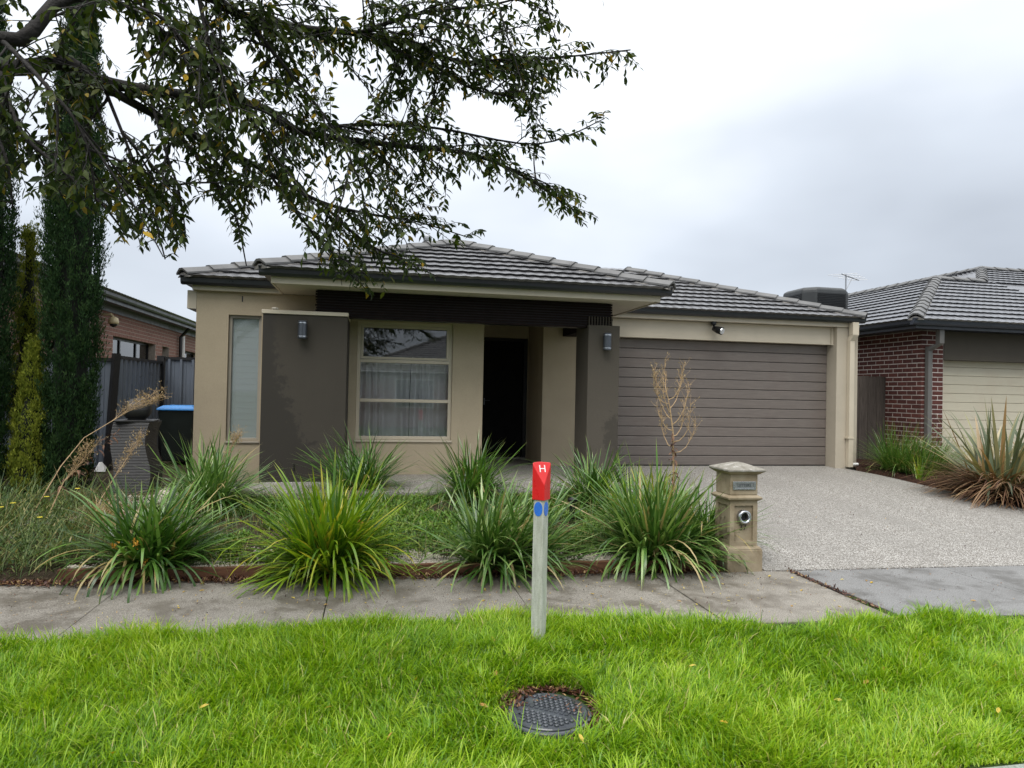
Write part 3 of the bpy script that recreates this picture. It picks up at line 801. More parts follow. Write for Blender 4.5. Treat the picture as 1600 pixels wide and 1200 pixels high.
part(bx(2.70, 3.34, 11.0, 11.239, 0.15, 2.848), 'garage_side_wall', 'tan', house, bevel=0.004)
part(bx(-2.14, 8.4, 21.8, 22.0, 0.15, 2.85), 'rear_wall', 'tan', house)
part(bx(-2.14, 2.90, 14.4, 14.5, 0.15, 2.85), 'inner_wall', 'room', house)
part(bx(-2.13, 1.28, 10.1, 14.39, 0.38, 0.40), 'room_floor', 'room', house)
part(bx(-2.14, 8.3, 10.75, 21.79, 2.852, 2.87), 'ceiling', 'room', house)
# small eave return box at the left corner and weep hole
part(bx(-2.50, -2.383, 9.853, 10.3, 2.60, 2.848), 'eave_return', 'trim', house, bevel=0.004)
part(bx(-1.806, -1.792, 9.843, 9.86, 2.72, 2.80), 'weep_vent', 'black', house)
part(bx(-0.995, -0.983, 9.066, 9.085, 0.52, 0.60), 'weep_vent', 'black', house)
# charcoal panel with its cream capping
part(bx(-1.41, -0.37, 9.08, 9.84, 0.16, 2.495), 'charcoal_panel', 'panel', house, bevel=0.006)
part(bx(-1.425, -0.362, 9.062, 9.845, 2.497, 2.545), 'panel_capping', 'trim', house, bevel=0.004)
# entry pillar
part(bx(2.89, 3.35, 9.15, 9.74, 0.16, 2.53), 'entry_pillar', 'pillar', house, bevel=0.006)
# slatted beam across the porch
beam = part(bx(-0.77, 3.245, 9.245, 9.42, 2.50, 2.846), 'slatted_beam', 'black', house)
sm = bx(-0.785, 3.262, 9.222, 9.243, 0, 0.025).mesh('slat', 'slat')
for i in range(10):
    o = link('slat', sm, loc=(random.uniform(-0.006, 0.006), 0, 2.497 + i * 0.0352)); adopt(beam, o)
sv = bx(-0.006, 0.006, 9.196, 9.221, 2.535, 2.655).mesh('batten', 'pillar')
for i in range(9):
    o = link('batten', sv, loc=(2.915 + i * 0.0415, 0, 0)); adopt(beam, o)
part(bx(3.03, 3.245, 9.745, 10.998, 2.515, 2.846), 'beam_return', 'slat', house)

# eaves: soffits, fascias, gutters
part(MB().box(-1.262, 3.765, 8.79, 9.849, 2.852, 2.866).box(1.532, 3.765, 9.851, 12.09, 2.852, 2.866), 'soffit', 'soffit', house)
jn = part(bx(1.198, 1.203, 8.80, 9.22, 2.848, 2.853), 'soffit_joint', 'trim_dark', house)
fa = MB().box(-1.28, 3.783, 8.768, 8.788, 2.838, 2.985).box(-1.283, -1.263, 8.790, 9.768, 2.838, 2.985).box(3.766, 3.786, 8.790, 10.72, 2.838, 2.985)
part(fa, 'fascia', 'trim', house, bevel=0.003)
part(MB().box(-2.40, -1.285, 9.770, 9.848, 2.845, 2.985).box(-2.42, -2.401, 9.770, 22, 2.845, 2.985), 'fascia', 'trim', house, bevel=0.003)
part(MB().box(3.787, 8.20, 10.722, 10.742, 2.845, 2.985).box(8.20, 8.22, 10.722, 22, 2.862, 2.985), 'fascia', 'trim', house, bevel=0.003)
g = MB(); gutter_run(g, -1.41, 3.91, 'x', 8.767, -1, 2.918); gutter_run(g, 8.770, 9.66, 'y', -1.284, -1, 2.919); gutter_run(g, 8.770, 10.6, 'y', 3.787, 1, 2.919)
part(g, 'gutter', 'gutter', house, bevel=0.003)
g = MB(); gutter_run(g, -2.545, -1.30, 'x', 9.769, -1, 2.905); gutter_run(g, 9.772, 22, 'y', -2.421, -1, 2.906)
part(g, 'gutter', 'gutter', house, bevel=0.003)
g = MB(); gutter_run(g, 3.80, 8.45, 'x', 10.721, -1, 2.918)
part(g, 'gutter', 'gutter', house, bevel=0.003)

# windows
def window(op, y, parent, mat, bars=(), fw=0.045, dep=0.07, sash=None, glass='glass'):
    x0, x1, z0, z1 = op
    mb = MB()
    mb.box(x0 + .001, x0 + fw, y, y + dep, z0 + .001, z1 - .001).box(x1 - fw, x1 - .001, y, y + dep, z0 + .001, z1 - .001)
    mb.box(x0 + fw, x1 - fw, y, y + dep, z0 + .001, z0 + fw).box(x0 + fw, x1 - fw, y, y + dep, z1 - fw, z1 - .001)
    for b in bars: mb.box(x0 + fw, x1 - fw, y - 0.004, y + dep, b - fw * 0.45, b + fw * 0.45)
    w = part(mb, 'window', mat, parent, bevel=0.004)
    zs = [z0 + fw] + [v for b in bars for v in (b - fw * 0.45, b + fw * 0.45)] + [z1 - fw]
    for i in range(0, len(zs), 2):
        part(bx(x0 + fw - .006, x1 - fw + .006, y + dep * 0.55, y + dep * 0.55 + 0.005, zs[i] - .006, zs[i + 1] + .006), 'pane', glass, w)
    return w
w1 = window(W1, 9.90, house, 'trim_dark', fw=0.04, glass='glass_frost')
part(bx(-1.975, -1.54, 9.83, 9.90, 0.802, 0.829), 'window_sill', 'trim_dark', w1, bevel=0.003)
w2 = window(W2, 9.89, house, 'trim', bars=(1.415, 1.972), fw=0.05)
part(bx(-0.275, 1.09, 9.826, 9.89, 0.832, 0.859), 'window_sill', 'trim', w2, bevel=0.003)
mb = MB().box(-0.212, -0.178, 9.894, 9.95, 2.0, 2.478).box(0.995, 1.029, 9.894, 9.95, 2.0, 2.478).box(-0.178, 0.995, 9.894, 9.95, 2.0, 2.034).box(-0.178, 0.995, 9.894, 9.95, 2.444, 2.478)
part(mb, 'window_sash', 'trim', w2, bevel=0.003)
# white louvre shutter in the narrow window
sh = thing('window_shutter', 'white louvred shutter behind the narrow window left of the charcoal panel', 'shutter', (-1.757, 10.06, 0.86))
part(MB().box(-1.93, -1.895, 10.005, 10.045, 0.86, 2.5).box(-1.62, -1.585, 10.005, 10.045, 0.86, 2.5).box(-1.93, -1.585, 10.062, 10.066, 0.86, 2.5).box(-1.895, -1.62, 10.005, 10.045, 0.86, 0.95).box(-1.895, -1.62, 10.005, 10.045, 2.42, 2.5), 'shutter_frame_backing', 'shutter', sh)  # frame, plus a white sheet added behind the louvres to brighten their gaps
mb = MB(); mb.extr([(-0.026, -0.040), (-0.014, -0.043), (0.026, 0.040), (0.014, 0.043)], -1.896, -1.619, lambda p, q, t: (t, p, q))
lm = mb.mesh('louvre', 'shutter')
for i in range(18):
    o = link('louvre', lm, loc=(0, 10.025, 0.993 + i * 0.0815)); adopt(sh, o)
# grey swirl-print curtains
cur = thing('curtain', 'grey curtain printed with pale rings behind the large front window', 'curtain', (0.4, 10.14, 0.7))
for (xa, xb, ph) in ((-0.36, 0.50, 0.3), (0.505, 1.20, 1.9)):
    n = 150; V = []; F = []
    for i in range(n + 1):
        x = xa + (xb - xa) * i / n
        for j, z in enumerate((0.74, 1.25, 1.7, 2.05)):
            amp = 0.030 + 0.012 * math.sin(i * 0.05 + ph)
            y = 10.15 + amp * math.sin(x * 46 + ph + 1.8 * math.sin(x * 9)) + 0.006 * math.sin(z * 3 + x * 20)
            V.append((x + 0.012 * math.sin(z * 2.2 + x * 17), y, z))
    for i in range(n):
        for j in range(3): a = i * 4 + j; F.append((a, a + 4, a + 5, a + 1))
    me = bpy.data.meshes.new('curtain_drop'); me.from_pydata(V, [], F); me.materials.append(M['curtain'])
    me.polygons.foreach_set('use_smooth', [True] * len(F))
    adopt(cur, link('curtain_drop', me))

# front door, screen frame and handle
dr = part(bx(1.78, 2.62, 12.16, 12.20, 0.385, 2.49), 'front_door', 'door', house, bevel=0.004)
part(MB().box(1.725, 1.778, 12.125, 12.22, 0.38, 2.545).box(2.622, 2.688, 12.125, 12.22, 0.38, 2.545).box(1.778, 2.622, 12.125, 12.22, 2.492, 2.545), 'door_frame', 'black', dr)
part(bx(1.79, 1.86, 12.15, 12.159, 0.4, 2.48), 'side_pane', 'glass_dark', dr)
hm = MB().box(1.908, 1.925, 12.135, 12.159, 1.34, 1.46).tube([(1.917, 12.13, 1.42), (1.917, 12.10, 1.42), (2.01, 12.095, 1.42)], 0.007, 8)
part(hm, 'door_handle', 'lamp_grey', dr)
part(bx(1.80, 2.66, 12.03, 12.101, 0.374, 0.41), 'door_step', 'concrete_cap', dr)

# garage
part(bx(7.97, 8.25, 10.748, 11.3, 0.2, 2.846), 'garage_pillar', 'tan_light', house, bevel=0.006)
part(MB().box(8.251, 8.43, 10.80, 22, 0.2, 2.858), 'boundary_wall', 'tan_light', house, bevel=0.004)
part(bx(8.235, 8.445, 10.785, 22, 2.86, 2.885), 'wall_capping', 'trim', house)
part(bx(3.34, 7.925, 10.86, 11.08, 2.535, 2.843), 'garage_lintel', 'trim', house, bevel=0.004)
part(MB().box(7.925, 7.969, 10.84, 10.86, 2.53, 2.843), 'lintel_trim', 'trim', house)
part(bx(3.788, 7.968, 10.744, 10.86, 2.848, 2.861), 'soffit', 'soffit', house)
gd = part(bx(3.345, 7.968, 11.03, 11.06, 0.375, 2.53), 'garage_door', 'black', house)
NP = 13; ph_ = (2.528 - 0.378) / NP
pm = MB().extr([(0, 0.003), (-0.014, 0.006), (-0.018, 0.013), (-0.018, ph_ - 0.013), (-0.014, ph_ - 0.006), (0, ph_ - 0.003)], 3.35, 7.963, lambda p, q, t: (t, p, q)).mesh('door_panel', 'garage')
for i in range(NP):
    o = link('door_panel', pm, loc=(0, 11.029, 0.378 + i * ph_)); adopt(gd, o)
part(bx(3.35, 7.96, 11.005, 11.03, 0.374, 0.384), 'door_seal', 'black', gd)
# downpipe with rainhead
dp = MB().box(8.175, 8.295, 10.60, 10.715, 2.70, 2.925)
dp.v += []; i0 = len(dp.v)
dp.v += [(8.175, 10.60, 2.699), (8.295, 10.60, 2.699), (8.295, 10.715, 2.699), (8.175, 10.715, 2.699), (8.163, 10.655, 2.60), (8.262, 10.655, 2.60), (8.262, 10.745, 2.60), (8.163, 10.745, 2.60)]
dp.f += [tuple(i0 + k for k in q) for q in ((0, 1, 2, 3), (4, 7, 6, 5), (0, 4, 5, 1), (1, 5, 6, 2), (2, 6, 7, 3), (3, 7, 4, 0))]
dp.box(8.166, 8.259, 10.657, 10.745, 0.38, 2.605)
part(dp, 'downpipe', 'trim', house, bevel=0.006)
part(MB().box(8.14, 8.262, 10.648, 10.747, 0.88, 0.905), 'pipe_clip', 'trim', house)
part(MB().tube([(8.262, 10.70, 0.43), (8.38, 10.70, 0.43)], 0.025, 10), 'drain_outlet', 'white', house)

# roof
S = 0.375
ZR = 3.005
roof = MB()
def rf(*p): roof.face(p)
# portico hip
PX0, PX1, PY = -1.40, 3.90, 8.66; PC = (PX0 + PX1) / 2; PH = (PX1 - PX0) / 2
PA = (PC, PY + PH, ZR + S * PH); PB = (PC, 17, ZR + S * PH)
rf((PX0, PY, ZR), (PX1, PY, ZR), PA); rf((PX0, PY, ZR), PA, PB, (PX0, 17, ZR)); rf((PX1, PY, ZR), (PX1, 17, ZR), PB, PA)
# left wing hip
LX0, LY, LH = -2.52, 9.66, 2.15
LA = (LX0 + LH, LY + LH, ZR + S * LH); LB = (LX0 + LH, 22, ZR + S * LH)
rf((LX0, LY, ZR), (LX0 + 2 * LH, LY, ZR), LA); rf((LX0, LY, ZR), LA, LB, (LX0, 22, ZR)); rf((LX0 + 2 * LH, LY, ZR), (LX0 + 2 * LH, 22, ZR), LB, LA)
# garage wing hip
GX1, GY, GH = 8.44, 10.62, 3.2
GA = (GX1 - GH, GY + GH, ZR + S * GH); GB = (GX1 - GH, 22, ZR + S * GH)
rf((GX1 - 2 * GH, GY, ZR), (GX1, GY, ZR), GA); rf((GX1, GY, ZR), (GX1, 22, ZR), GB, GA); rf((GX1 - 2 * GH, GY, ZR), GA, GB, (GX1 - 2 * GH, 22, ZR))
ro = part(roof, 'roof', 'tile', house)
pool = []
tile_slope(ro, (PX0, PY, ZR), (1, 0, 0), (0, 1, 0), S, lambda d: d, lambda d: 2 * PH - d, PH, 'tile', pool)
tile_slope(ro, (LX0, LY, ZR), (1, 0, 0), (0, 1, 0), S, lambda d: d, lambda d: min(2 * LH - d, 1.12 + d), LH, 'tile', pool)
tile_slope(ro, (3.6, GY, ZR), (1, 0, 0), (0, 1, 0), S, lambda d: max(0, 0.3 - d), lambda d: GX1 - 3.6 - d, GH, 'tile', pool)
place_tiles(ro, pool)
caps(ro, (PX0, PY, ZR), PA); caps(ro, (PX1, PY, ZR), PA); caps(ro, PA, PB)
caps(ro, (LX0, LY, ZR), LA)
caps(ro, (GX1, GY, ZR), GA); caps(ro, GA, GB)
# ------------------------------------------------------------------ neighbouring houses, fences
def bricks(wall, spots, mat, limit=300):
    """spots: (x, y, z, along 'x'/'y', length). alike pieces share mesh data"""
    cache = {}
    def dat(L, ax):
        k = (round(L, 3), ax)
        if k not in cache:
            mb = MB()
            if ax == 'x': mb.box(0.002, L - .002, -0.012, 0.095, 0, 0.071)
            elif ax == 'y-': mb.box(-0.012, 0.095, 0.002, L - .002, 0, 0.071)
            else: mb.box(-0.05, 0.012, 0.002, L - .002, 0, 0.071)
            cache[k] = mb
        return cache[k]
    mcache = {}
    def key(s):
        q = proj(s[:3]); v = 0 if q and -20 < q[0] < 1620 and -20 < q[1] < 1220 else 1
        return (v, (Vector(s[:3]) - CAMP).length)
    spots.sort(key=key)
    inv = world_of(wall).inverted()
    for x, y, z, ax, L in spots[:limit]:
        k = (round(L, 3), ax)
        if k not in mcache: mcache[k] = dat(L, ax).mesh('brick', mat)
        o = bpy.data.objects.new('brick', mcache[k]); COL.objects.link(o); o.parent = wall; o.matrix_parent_inverse = inv
        j = lambda: random.uniform(-0.0015, 0.0015)
        o.location = (x + j(), y + j(), z + j())
    if spots[limit:]:
        mb = MB()
        for x, y, z, ax, L in spots[limit:]:
            d = dat(L, ax); i = len(mb.v)
            mb.v += [(a + x, b + y, c + z) for a, b, c in d.v]; mb.f += [tuple(i + q for q in f) for f in d.f]
        part(mb, 'brickwork', mat, wall, kind='stuff')

# --- right neighbour
hr = thing('house', 'dark red brick house with cream garage door at the right edge', 'house', (10, 11, 0.38))
RX, RY, RZT = 9.93, 11.0, 2.885
wr = part(MB().box(RX + 0.004, RX + 0.24, RY + 0.25, 22, 0.2, RZT).box(RX + 0.0045, 10.40, RY + 0.004, RY + 0.249, 0.2, RZT), 'brick_wall', 'mortar', hr)
sp = []
for c in range(29):
    z = RZT - 0.086 * (c + 1) + 0.005
    odd = c % 2
    # front face: pier 0.47 wide
    if odd: sp += [(RX - .002, RY + 0.012, z, 'x', 0.232), (RX + 0.24, RY + 0.012, z, 'x', 0.225)]
    else: sp += [(RX + 0.012, RY - .002, z, 'y-', 0.232), (RX + 0.12, RY + 0.012, z, 'x', 0.23), (RX + 0.36, RY + 0.012, z, 'x', 0.105)]
    y = RY + (0.12 if odd else 0.24)
    while y < 13.4:
        sp.append((RX + 0.012, y, z, 'y-', 0.23)); y += 0.24
bricks(wr, sp, 'brick_r')
part(MB().box(10.402, 15.6, 10.99, 11.2, 2.35, RZT), 'garage_beam', 'pillar', hr, bevel=0.004)
part(MB().box(15.602, 20, 11.0, 11.24, 0.2, RZT).box(19.7, 20, 11.26, 22, 0.2, RZT).box(10.2, 19.69, 21.7, 22, 0.2, RZT), 'wall', 'brick_r', hr)
gd = part(bx(10.402, 15.6, 11.22, 11.25, 0.38, 2.56), 'garage_door', 'trim_dark', hr)
NP2 = 12; p2 = (2.40 - 0.38) / NP2
pm = MB().extr([(0, 0.002), (-0.010, 0.006), (-0.012, 0.012), (-0.012, p2 - 0.012), (-0.010, p2 - 0.006), (0, p2 - 0.002)], 10.405, 15.598, lambda p, q, t: (t, p, q)).mesh('door_panel', 'garage_r')
for i in range(NP2):
    o = link('door_panel', pm, loc=(0, 11.219, 0.38 + i * p2)); adopt(gd, o)
dpm = MB().box(10.0, 10.10, 10.66, 10.76, 2.62, 2.93).box(9.985, 10.075, 10.90, 10.985, 0.38, 2.58)
i0 = len(dpm.v)
dpm.v += [(10.0, 10.66, 2.619), (10.10, 10.66, 2.619), (10.10, 10.76, 2.619), (10.0, 10.76, 2.619), (9.985, 10.9, 2.5), (10.075, 10.9, 2.5), (10.075, 10.985, 2.56), (9.985, 10.985, 2.56)]
dpm.f += [tuple(i0 + k for k in q) for q in ((0, 1, 2, 3), (4, 7, 6, 5), (0, 4, 5, 1), (1, 5, 6, 2), (2, 6, 7, 3), (3, 7, 4, 0))]
M['grey_pipe'] = plain('grey_downpipe_paint', (0.13, 0.125, 0.115), 0.45, 0.08, 5, 60, 0.05, world=True)
part(dpm, 'downpipe', 'grey_pipe', hr, bevel=0.006)
EX, EY, EZ = 9.38, 10.54, 3.02
part(MB().box(EX + .09, 20.4, EY + .09, RY + 0.25, 2.888, 2.90).box(EX + .09, RX + .24, RY + .251, 22, 2.888, 2.90), 'soffit', 'gutter_blue', hr)
part(MB().box(EX + .07, 20.4, EY + .07, EY + .089, 2.80 + .07, 2.99).box(EX + .07, EX + .089, EY + .09, 22, 2.87, 2.99), 'fascia', 'gutter_blue', hr)
g = MB(); gutter_run(g, EX - .055, 20.4, 'x', EY + .069, -1, 2.925); gutter_run(g, EY + .07, 22, 'y', EX + .069, -1, 2.926)
part(g, 'gutter', 'gutter_blue', hr, bevel=0.003)
A0 = Vector((EX - .03, EY - .03, EZ)); AP = Vector((13.0, 14.0, 4.47)); sL = (AP.z - EZ) / (AP.x - A0.x); sF = (AP.z - EZ) / (AP.y - A0.y)
BB = Vector((14.3, 14.0, 4.47)); BP = Vector((16.2, 15.9, 5.22))
rr = MB()
rr.face([A0, (22, A0.y, EZ), (22, 14.0, 4.47), AP]); rr.face([A0, AP, (13.0, 26, 4.47), (A0.x, 26, EZ)])
rr.face([BB, (22, 14.0, 4.47), (22, BP.y, BP.z), BP]); rr.face([AP, BP, (BP.x, 26, BP.z), (13.0, 26, 4.47)]); rr.face([AP, BB, BP])
rr.face([(A0.x, 26, EZ), (13, 26, 4.47), (BP.x, 26, BP.z), (22, 26, BP.z), (22, 26, EZ)])
rro = part(rr, 'roof', 'tile_r', hr)
pool = []
tile_slope(rro, (A0.x, A0.y, EZ), (1, 0, 0), (0, 1, 0), sF, lambda d: d * (AP.x - A0.x) / (AP.y - A0.y), lambda d: 5.2, AP.y - A0.y, 'tile_r', pool)
tile_slope(rro, (A0.x, 17.5, EZ), (0, -1, 0), (1, 0, 0), sL, lambda d: 0, lambda d: 17.5 - A0.y - d * (AP.y - A0.y) / (AP.x - A0.x), AP.x - A0.x, 'tile_r', pool)
sB = (BP.z - BB.z) / (BP.y - BB.y)
tile_slope(rro, (BB.x, 14.0, 4.47), (1, 0, 0), (0, 1, 0), sB, lambda d: d, lambda d: 5.0, 1.9, 'tile_r', pool)
tile_slope(rro, (13.05, 22, 4.47), (0, -1, 0), (1, 0, 0), (BP.z - 4.47) / (BP.x - 13.0), lambda d: 0, lambda d: 22 - 14.0 - d * 1.9 / 3.2, BP.x - 13.0, 'tile_r', pool)
place_tiles(rro, pool)
M['cap_r'] = M['cap']
caps(rro, A0, AP, lift=0.08); caps(rro, BB, BP, lift=0.08); caps(rro, AP, BB, lift=0.06, mort=False); caps(rro, AP, (13, 24, 4.47), lift=0.06, mort=False)
caps(rro, BP, (BP.x, 25, BP.z), lift=0.06, mort=False); caps(rro, BP, (21, BP.y, BP.z), lift=0.06, mort=False)
# evaporative cooler standing on that roof
ec = thing('evaporative_cooler', 'black louvred evaporative cooler box on the roof behind the garage', 'air cooler', (10.2, 14.5, 3.3))
CX, CY = 10.22, 14.6
part(bx(CX - .35, CX + .35, CY - .35, CY + .35, 3.15, 3.52), 'duct_box', 'cooler', ec)
prof = [(0.50, 3.50), (0.60, 3.54), (0.61, 4.02), (0.60, 4.10), (0.52, 4.15)]
mb = MB()
oct_ = lambda r, z: [(CX + r * a, CY + r * b, z) for a, b in ((-1, -.62), (-.62, -1), (.62, -1), (1, -.62), (1, .62), (.62, 1), (-.62, 1), (-1, .62))]
for r, z in prof: mb.v += oct_(r, z)
for k in range(len(prof) - 1):
    for j in range(8): a = k * 8 + j; b = k * 8 + (j + 1) % 8; mb.f.append((a, b, b + 8, a + 8))
mb.f.append(tuple(range(8))); mb.f.append(tuple(range((len(prof) - 1) * 8, len(prof) * 8)))
part(mb, 'housing', 'cooler', ec, bevel=0.03)
lv = bx(CX - .36, CX + .36, CY - .628, CY - .606, 0, 0.016).mesh('louvre', 'black')
lv2 = bx(CX - .628, CX - .606, CY - .36, CY + .36, 0, 0.016).mesh('louvre', 'black')
for i in range(11):
    adopt(ec, link('louvre', lv, loc=(0, 0, 3.60 + i * 0.038))); adopt(ec, link('louvre', lv2, loc=(0, 0, 3.60 + i * 0.038)))
# antenna
an = thing('tv_antenna', 'thin grey television antenna on a mast above the right neighbour roof', 'antenna', (12.1, 16, 4.1))
part(MB().tube([(12.1, 16, 4.05), (12.1, 16, 4.87)], 0.018, 8), 'mast', 'galv', an)
part(MB().tube([(11.82, 15.8, 4.84), (12.72, 16.3, 4.80)], 0.014, 6), 'boom', 'galv', an)
for i, t in enumerate(np.linspace(0.05, 0.95, 5)):
    c = Vector((11.82, 15.8, 4.84)).lerp(Vector((12.72, 16.3, 4.80)), t); h = 0.36 - 0.03 * i
    part(MB().tube([c + Vector((-h * .75, h * .62, 0)), c + Vector((h * .75, -h * .62, 0))], 0.007, 5), 'element', 'galv', an)
part(MB().tube([(12.1, 16, 4.45), (12.36, 16.12, 4.78)], 0.010, 6), 'brace', 'galv', an)
# paling side fence between the houses
pf = thing('paling_fence', 'grey timber paling fence between the garage and the brick house', 'fence', (9.2, 11.9, 0.36))
part(MB().box(8.44, 9.93, 11.93, 11.97, 1.70, 1.78).box(8.44, 9.93, 11.93, 11.97, 0.70, 0.78), 'rail', 'paling', pf)
for i in range(15):
    x = 8.445 + i * 0.099; y = 11.912 - (0.014 if i % 2 else 0)
    part(bx(x, x + 0.112, y, y + 0.013, 0.36, 2.04 + random.uniform(-.015, .015)), 'paling', 'paling', pf)

# --- left neighbour
hl = thing('house', 'brown mottled brick house behind the grey fence on the left', 'house', (-5.5, 14, 0.38))
LXW = -5.5
wins = [(15.98, 18.84, 1.0, 2.62), (19.43, 20.0, 1.2, 2.60), (21.6, 23.2, 1.4, 2.62)]
wl_ = part(weld(wall_open(8.8, 26, 0.2, 3.205, wins, lambda u, d, z: (LXW - 0.004 - d, u, z), 0.24)), 'brick_wall', 'mortar_l', hl)
part(MB().box(-14, LXW - .26, 8.8, 9.04, 0.2, 3.2).box(-14, LXW - .26, 25.76, 26, 0.2, 3.2).box(-14.2, -14, 8.8, 26, 0.2, 3.2), 'wall', 'brick_l', hl)
sp = []
for c in range(17):
    z = 3.205 - 0.086 * (c + 1) + 0.005; y = 10.6 + (0.12 if c % 2 else 0)
    while y < 25.7:
        a, b = y, y + 0.23; y += 0.24
        if any(w[0] - 0.02 < b and a < w[1] + 0.02 and w[2] < z + 0.06 < w[3] + 0.03 for w in wins):
            for w in wins:
                if w[2] < z + 0.06 < w[3] + 0.03:
                    if a < w[0] - .05 < b: sp.append((LXW - .012, a, z, 'y+', w[0] - 0.01 - a))
                    if a < w[1] + .05 < b: sp.append((LXW - .012, w[1] + .01, z, 'y+', b - w[1] - 0.01))
            continue
        sp.append((LXW - .012, a, z, 'y+', 0.23))
bricks(wl_, sp, 'brick_l')
for w in wins:
    f = MB(); xx = LXW - 0.16
    f.box(xx - .05, xx, w[0], w[0] + .05, w[2], w[3]).box(xx - .05, xx, w[1] - .05, w[1], w[2], w[3]).box(xx - .05, xx, w[0] + .05, w[1] - .05, w[3] - .06, w[3]).box(xx - .05, xx, w[0] + .05, w[1] - .05, w[2], w[2] + .05)
    if w[1] - w[0] > 2: f.box(xx - .05, xx, w[0] + .85, w[0] + .91, w[2] + .05, w[3] - .06).box(xx - .05, xx, w[1] - .95, w[1] - .89, w[2] + .05, w[3] - .06)
    wo = part(f, 'window', 'black', hl)
    part(bx(xx - .03, xx - .025, w[0] + .04, w[1] - .04, w[2] + .04, w[3] - .05), 'pane', 'glass_dark', wo)
    if w[1] - w[0] > 2:
        for i in range(9): part(bx(xx - .06, xx - .052, w[0] + .95 + i * 0.11, w[0] + .955 + i * 0.11, w[2] + .05, w[3] - .1), 'lattice_bar', 'white', wo)
        for i in range(8): part(bx(xx - .070, xx - .062, w[0] + .93, w[0] + 1.9, w[3] - .2 - i * .11, w[3] - .195 - i * .11), 'lattice_bar', 'white', wo)
    part(bx(LXW - .9, LXW - .88, w[0] - .5, w[1] + .5, w[2] - .5, w[3] + .3), 'room_backing', 'room', wo)  # room-coloured backing sheet set well behind the glass
part(MB().box(LXW - .012, -5.17, 8.5, 26, 3.21, 3.222), 'soffit', 'gutter', hl)
M['fascia_l'] = plain('mid_grey_fascia', (0.07, 0.075, 0.08), 0.4, 0.1, 3, 40, 0.05, world=True)
part(MB().box(LXW - .011, -5.47, 8.5, 26, 3.08, 3.208), 'wall_trim', 'fascia_l', hl)
part(MB().box(-5.17, -5.15, 8.5, 26, 3.19, 3.32), 'fascia', 'gutter', hl)
g = MB(); gutter_run(g, 8.5, 26, 'y', -5.149, 1, 3.262); part(g, 'gutter', 'fascia_l', hl)
rl = MB(); SL = 0.36
rl.face([(-5.06, 8.4, 3.36), (-5.06, 26, 3.36), (-9.2, 22, 3.36 + SL * 4.14), (-9.2, 12.5, 3.36 + SL * 4.14)]); rl.face([(-5.06, 8.4, 3.36), (-9.2, 12.5, 3.36 + SL * 4.14), (-13.4, 8.4, 3.36)])
rl.face([(-13.4, 8.4, 3.36), (-9.2, 12.5, 3.36 + SL * 4.14), (-9.2, 22, 3.36 + SL * 4.14), (-13.4, 26, 3.36)])
rlo = part(rl, 'roof', 'tile', hl)
pool = []
tile_slope(rlo, (-5.04, 8.4, 3.36), (0, 1, 0), (-1, 0, 0), SL, lambda d: d, lambda d: 17.6 - d, 1.6, 'tile', pool)
place_tiles(rlo, pool, 150)
part(MB().tube([(-5.42, 20.8, 0.4), (-5.42, 20.8, 2.95), (-5.2, 20.8, 3.2)], 0.045, 8), 'downpipe', 'black', hl)
part(MB().tube([(-5.43, 21.1, 0.4), (-5.43, 21.1, 3.0)], 0.05, 8), 'service_pipe', 'white', hl)
part(MB().box(-5.487, -5.40, 12.2, 12.42, 2.93, 3.13), 'meter_box', 'cream', hl, bevel=0.01)
# dome camera on that wall
cc = thing('security_camera', 'cream dome security camera on the brown brick wall', 'camera', (-5.4, 15.35, 2.85))
part(MB().tube([(-5.487, 15.30, 2.99), (-5.32, 15.30, 2.99), (-5.27, 15.30, 2.93)], 0.028, 8), 'bracket', 'cream', cc)
part(MB().lathe([(0.03, 2.95), (0.085, 2.92), (0.10, 2.84), (0.10, 2.80)], (-5.27, 15.30, 0), 16), 'housing', 'cream', cc, smooth=True)
part(MB().lathe([(0.075, 2.799), (0.06, 2.76), (0.02, 2.735)], (-5.27, 15.30, 0), 16), 'lens_dome', 'black', cc, smooth=True)

# --- steel side fence on the left
fe = thing('steel_fence', 'dark grey ribbed steel fence with black posts left of the house', 'fence', (-3.6, 11.5, 0.38))
def ribbed(name, p0, p1, z0, z1, parent, out):
    """trapezoidal sheet between plan points"""
    p0, p1 = Vector((*p0, 0)), Vector((*p1, 0)); L = (p1 - p0).length; d = (p1 - p0) / L; nrm = Vector((-d.y, d.x, 0)) * out
    prof = []; u = 0; per = 0.19
    while u < L:
        for du, h in ((0, 0), (0.035, 0), (0.052, 0.032), (0.085, 0.032), (0.102, 0.0), (0.14, 0.0), (0.146, 0.006), (0.152, 0.0)):
            if u + du < L: prof.append((u + du, h))
        u += per
    prof.append((L, 0))
    mb = MB()
    for u, h in prof:
        for z in (z0, z1): q = p0 + d * u + nrm * h; mb.v.append((q.x, q.y, z))
    mb.f = [(2 * i, 2 * i + 2, 2 * i + 3, 2 * i + 1) for i in range(len(prof) - 1)]
    return part(mb, name, 'fence_steel', parent)
ribbed('fence_sheet', (-5.42, 10.62), (-3.66, 10.62), 0.40, 1.90, fe, -1)
ribbed('fence_sheet', (-3.60, 10.68), (-3.60, 12.62), 0.40, 1.94, fe, -1)
ribbed('fence_sheet', (-3.54, 12.69), (-2.40, 12.69), 0.40, 2.02, fe, -1)
part(MB().box(-5.45, -3.66, 10.59, 10.65, 1.89, 1.935), 'fence_rail', 'fence_black', fe)
part(MB().box(-3.625, -3.565, 10.68, 12.63, 1.93, 1.975), 'fence_rail', 'fence_black', fe)
part(MB().box(-3.54, -2.40, 12.66, 12.72, 2.01, 2.055), 'fence_rail', 'fence_black', fe)
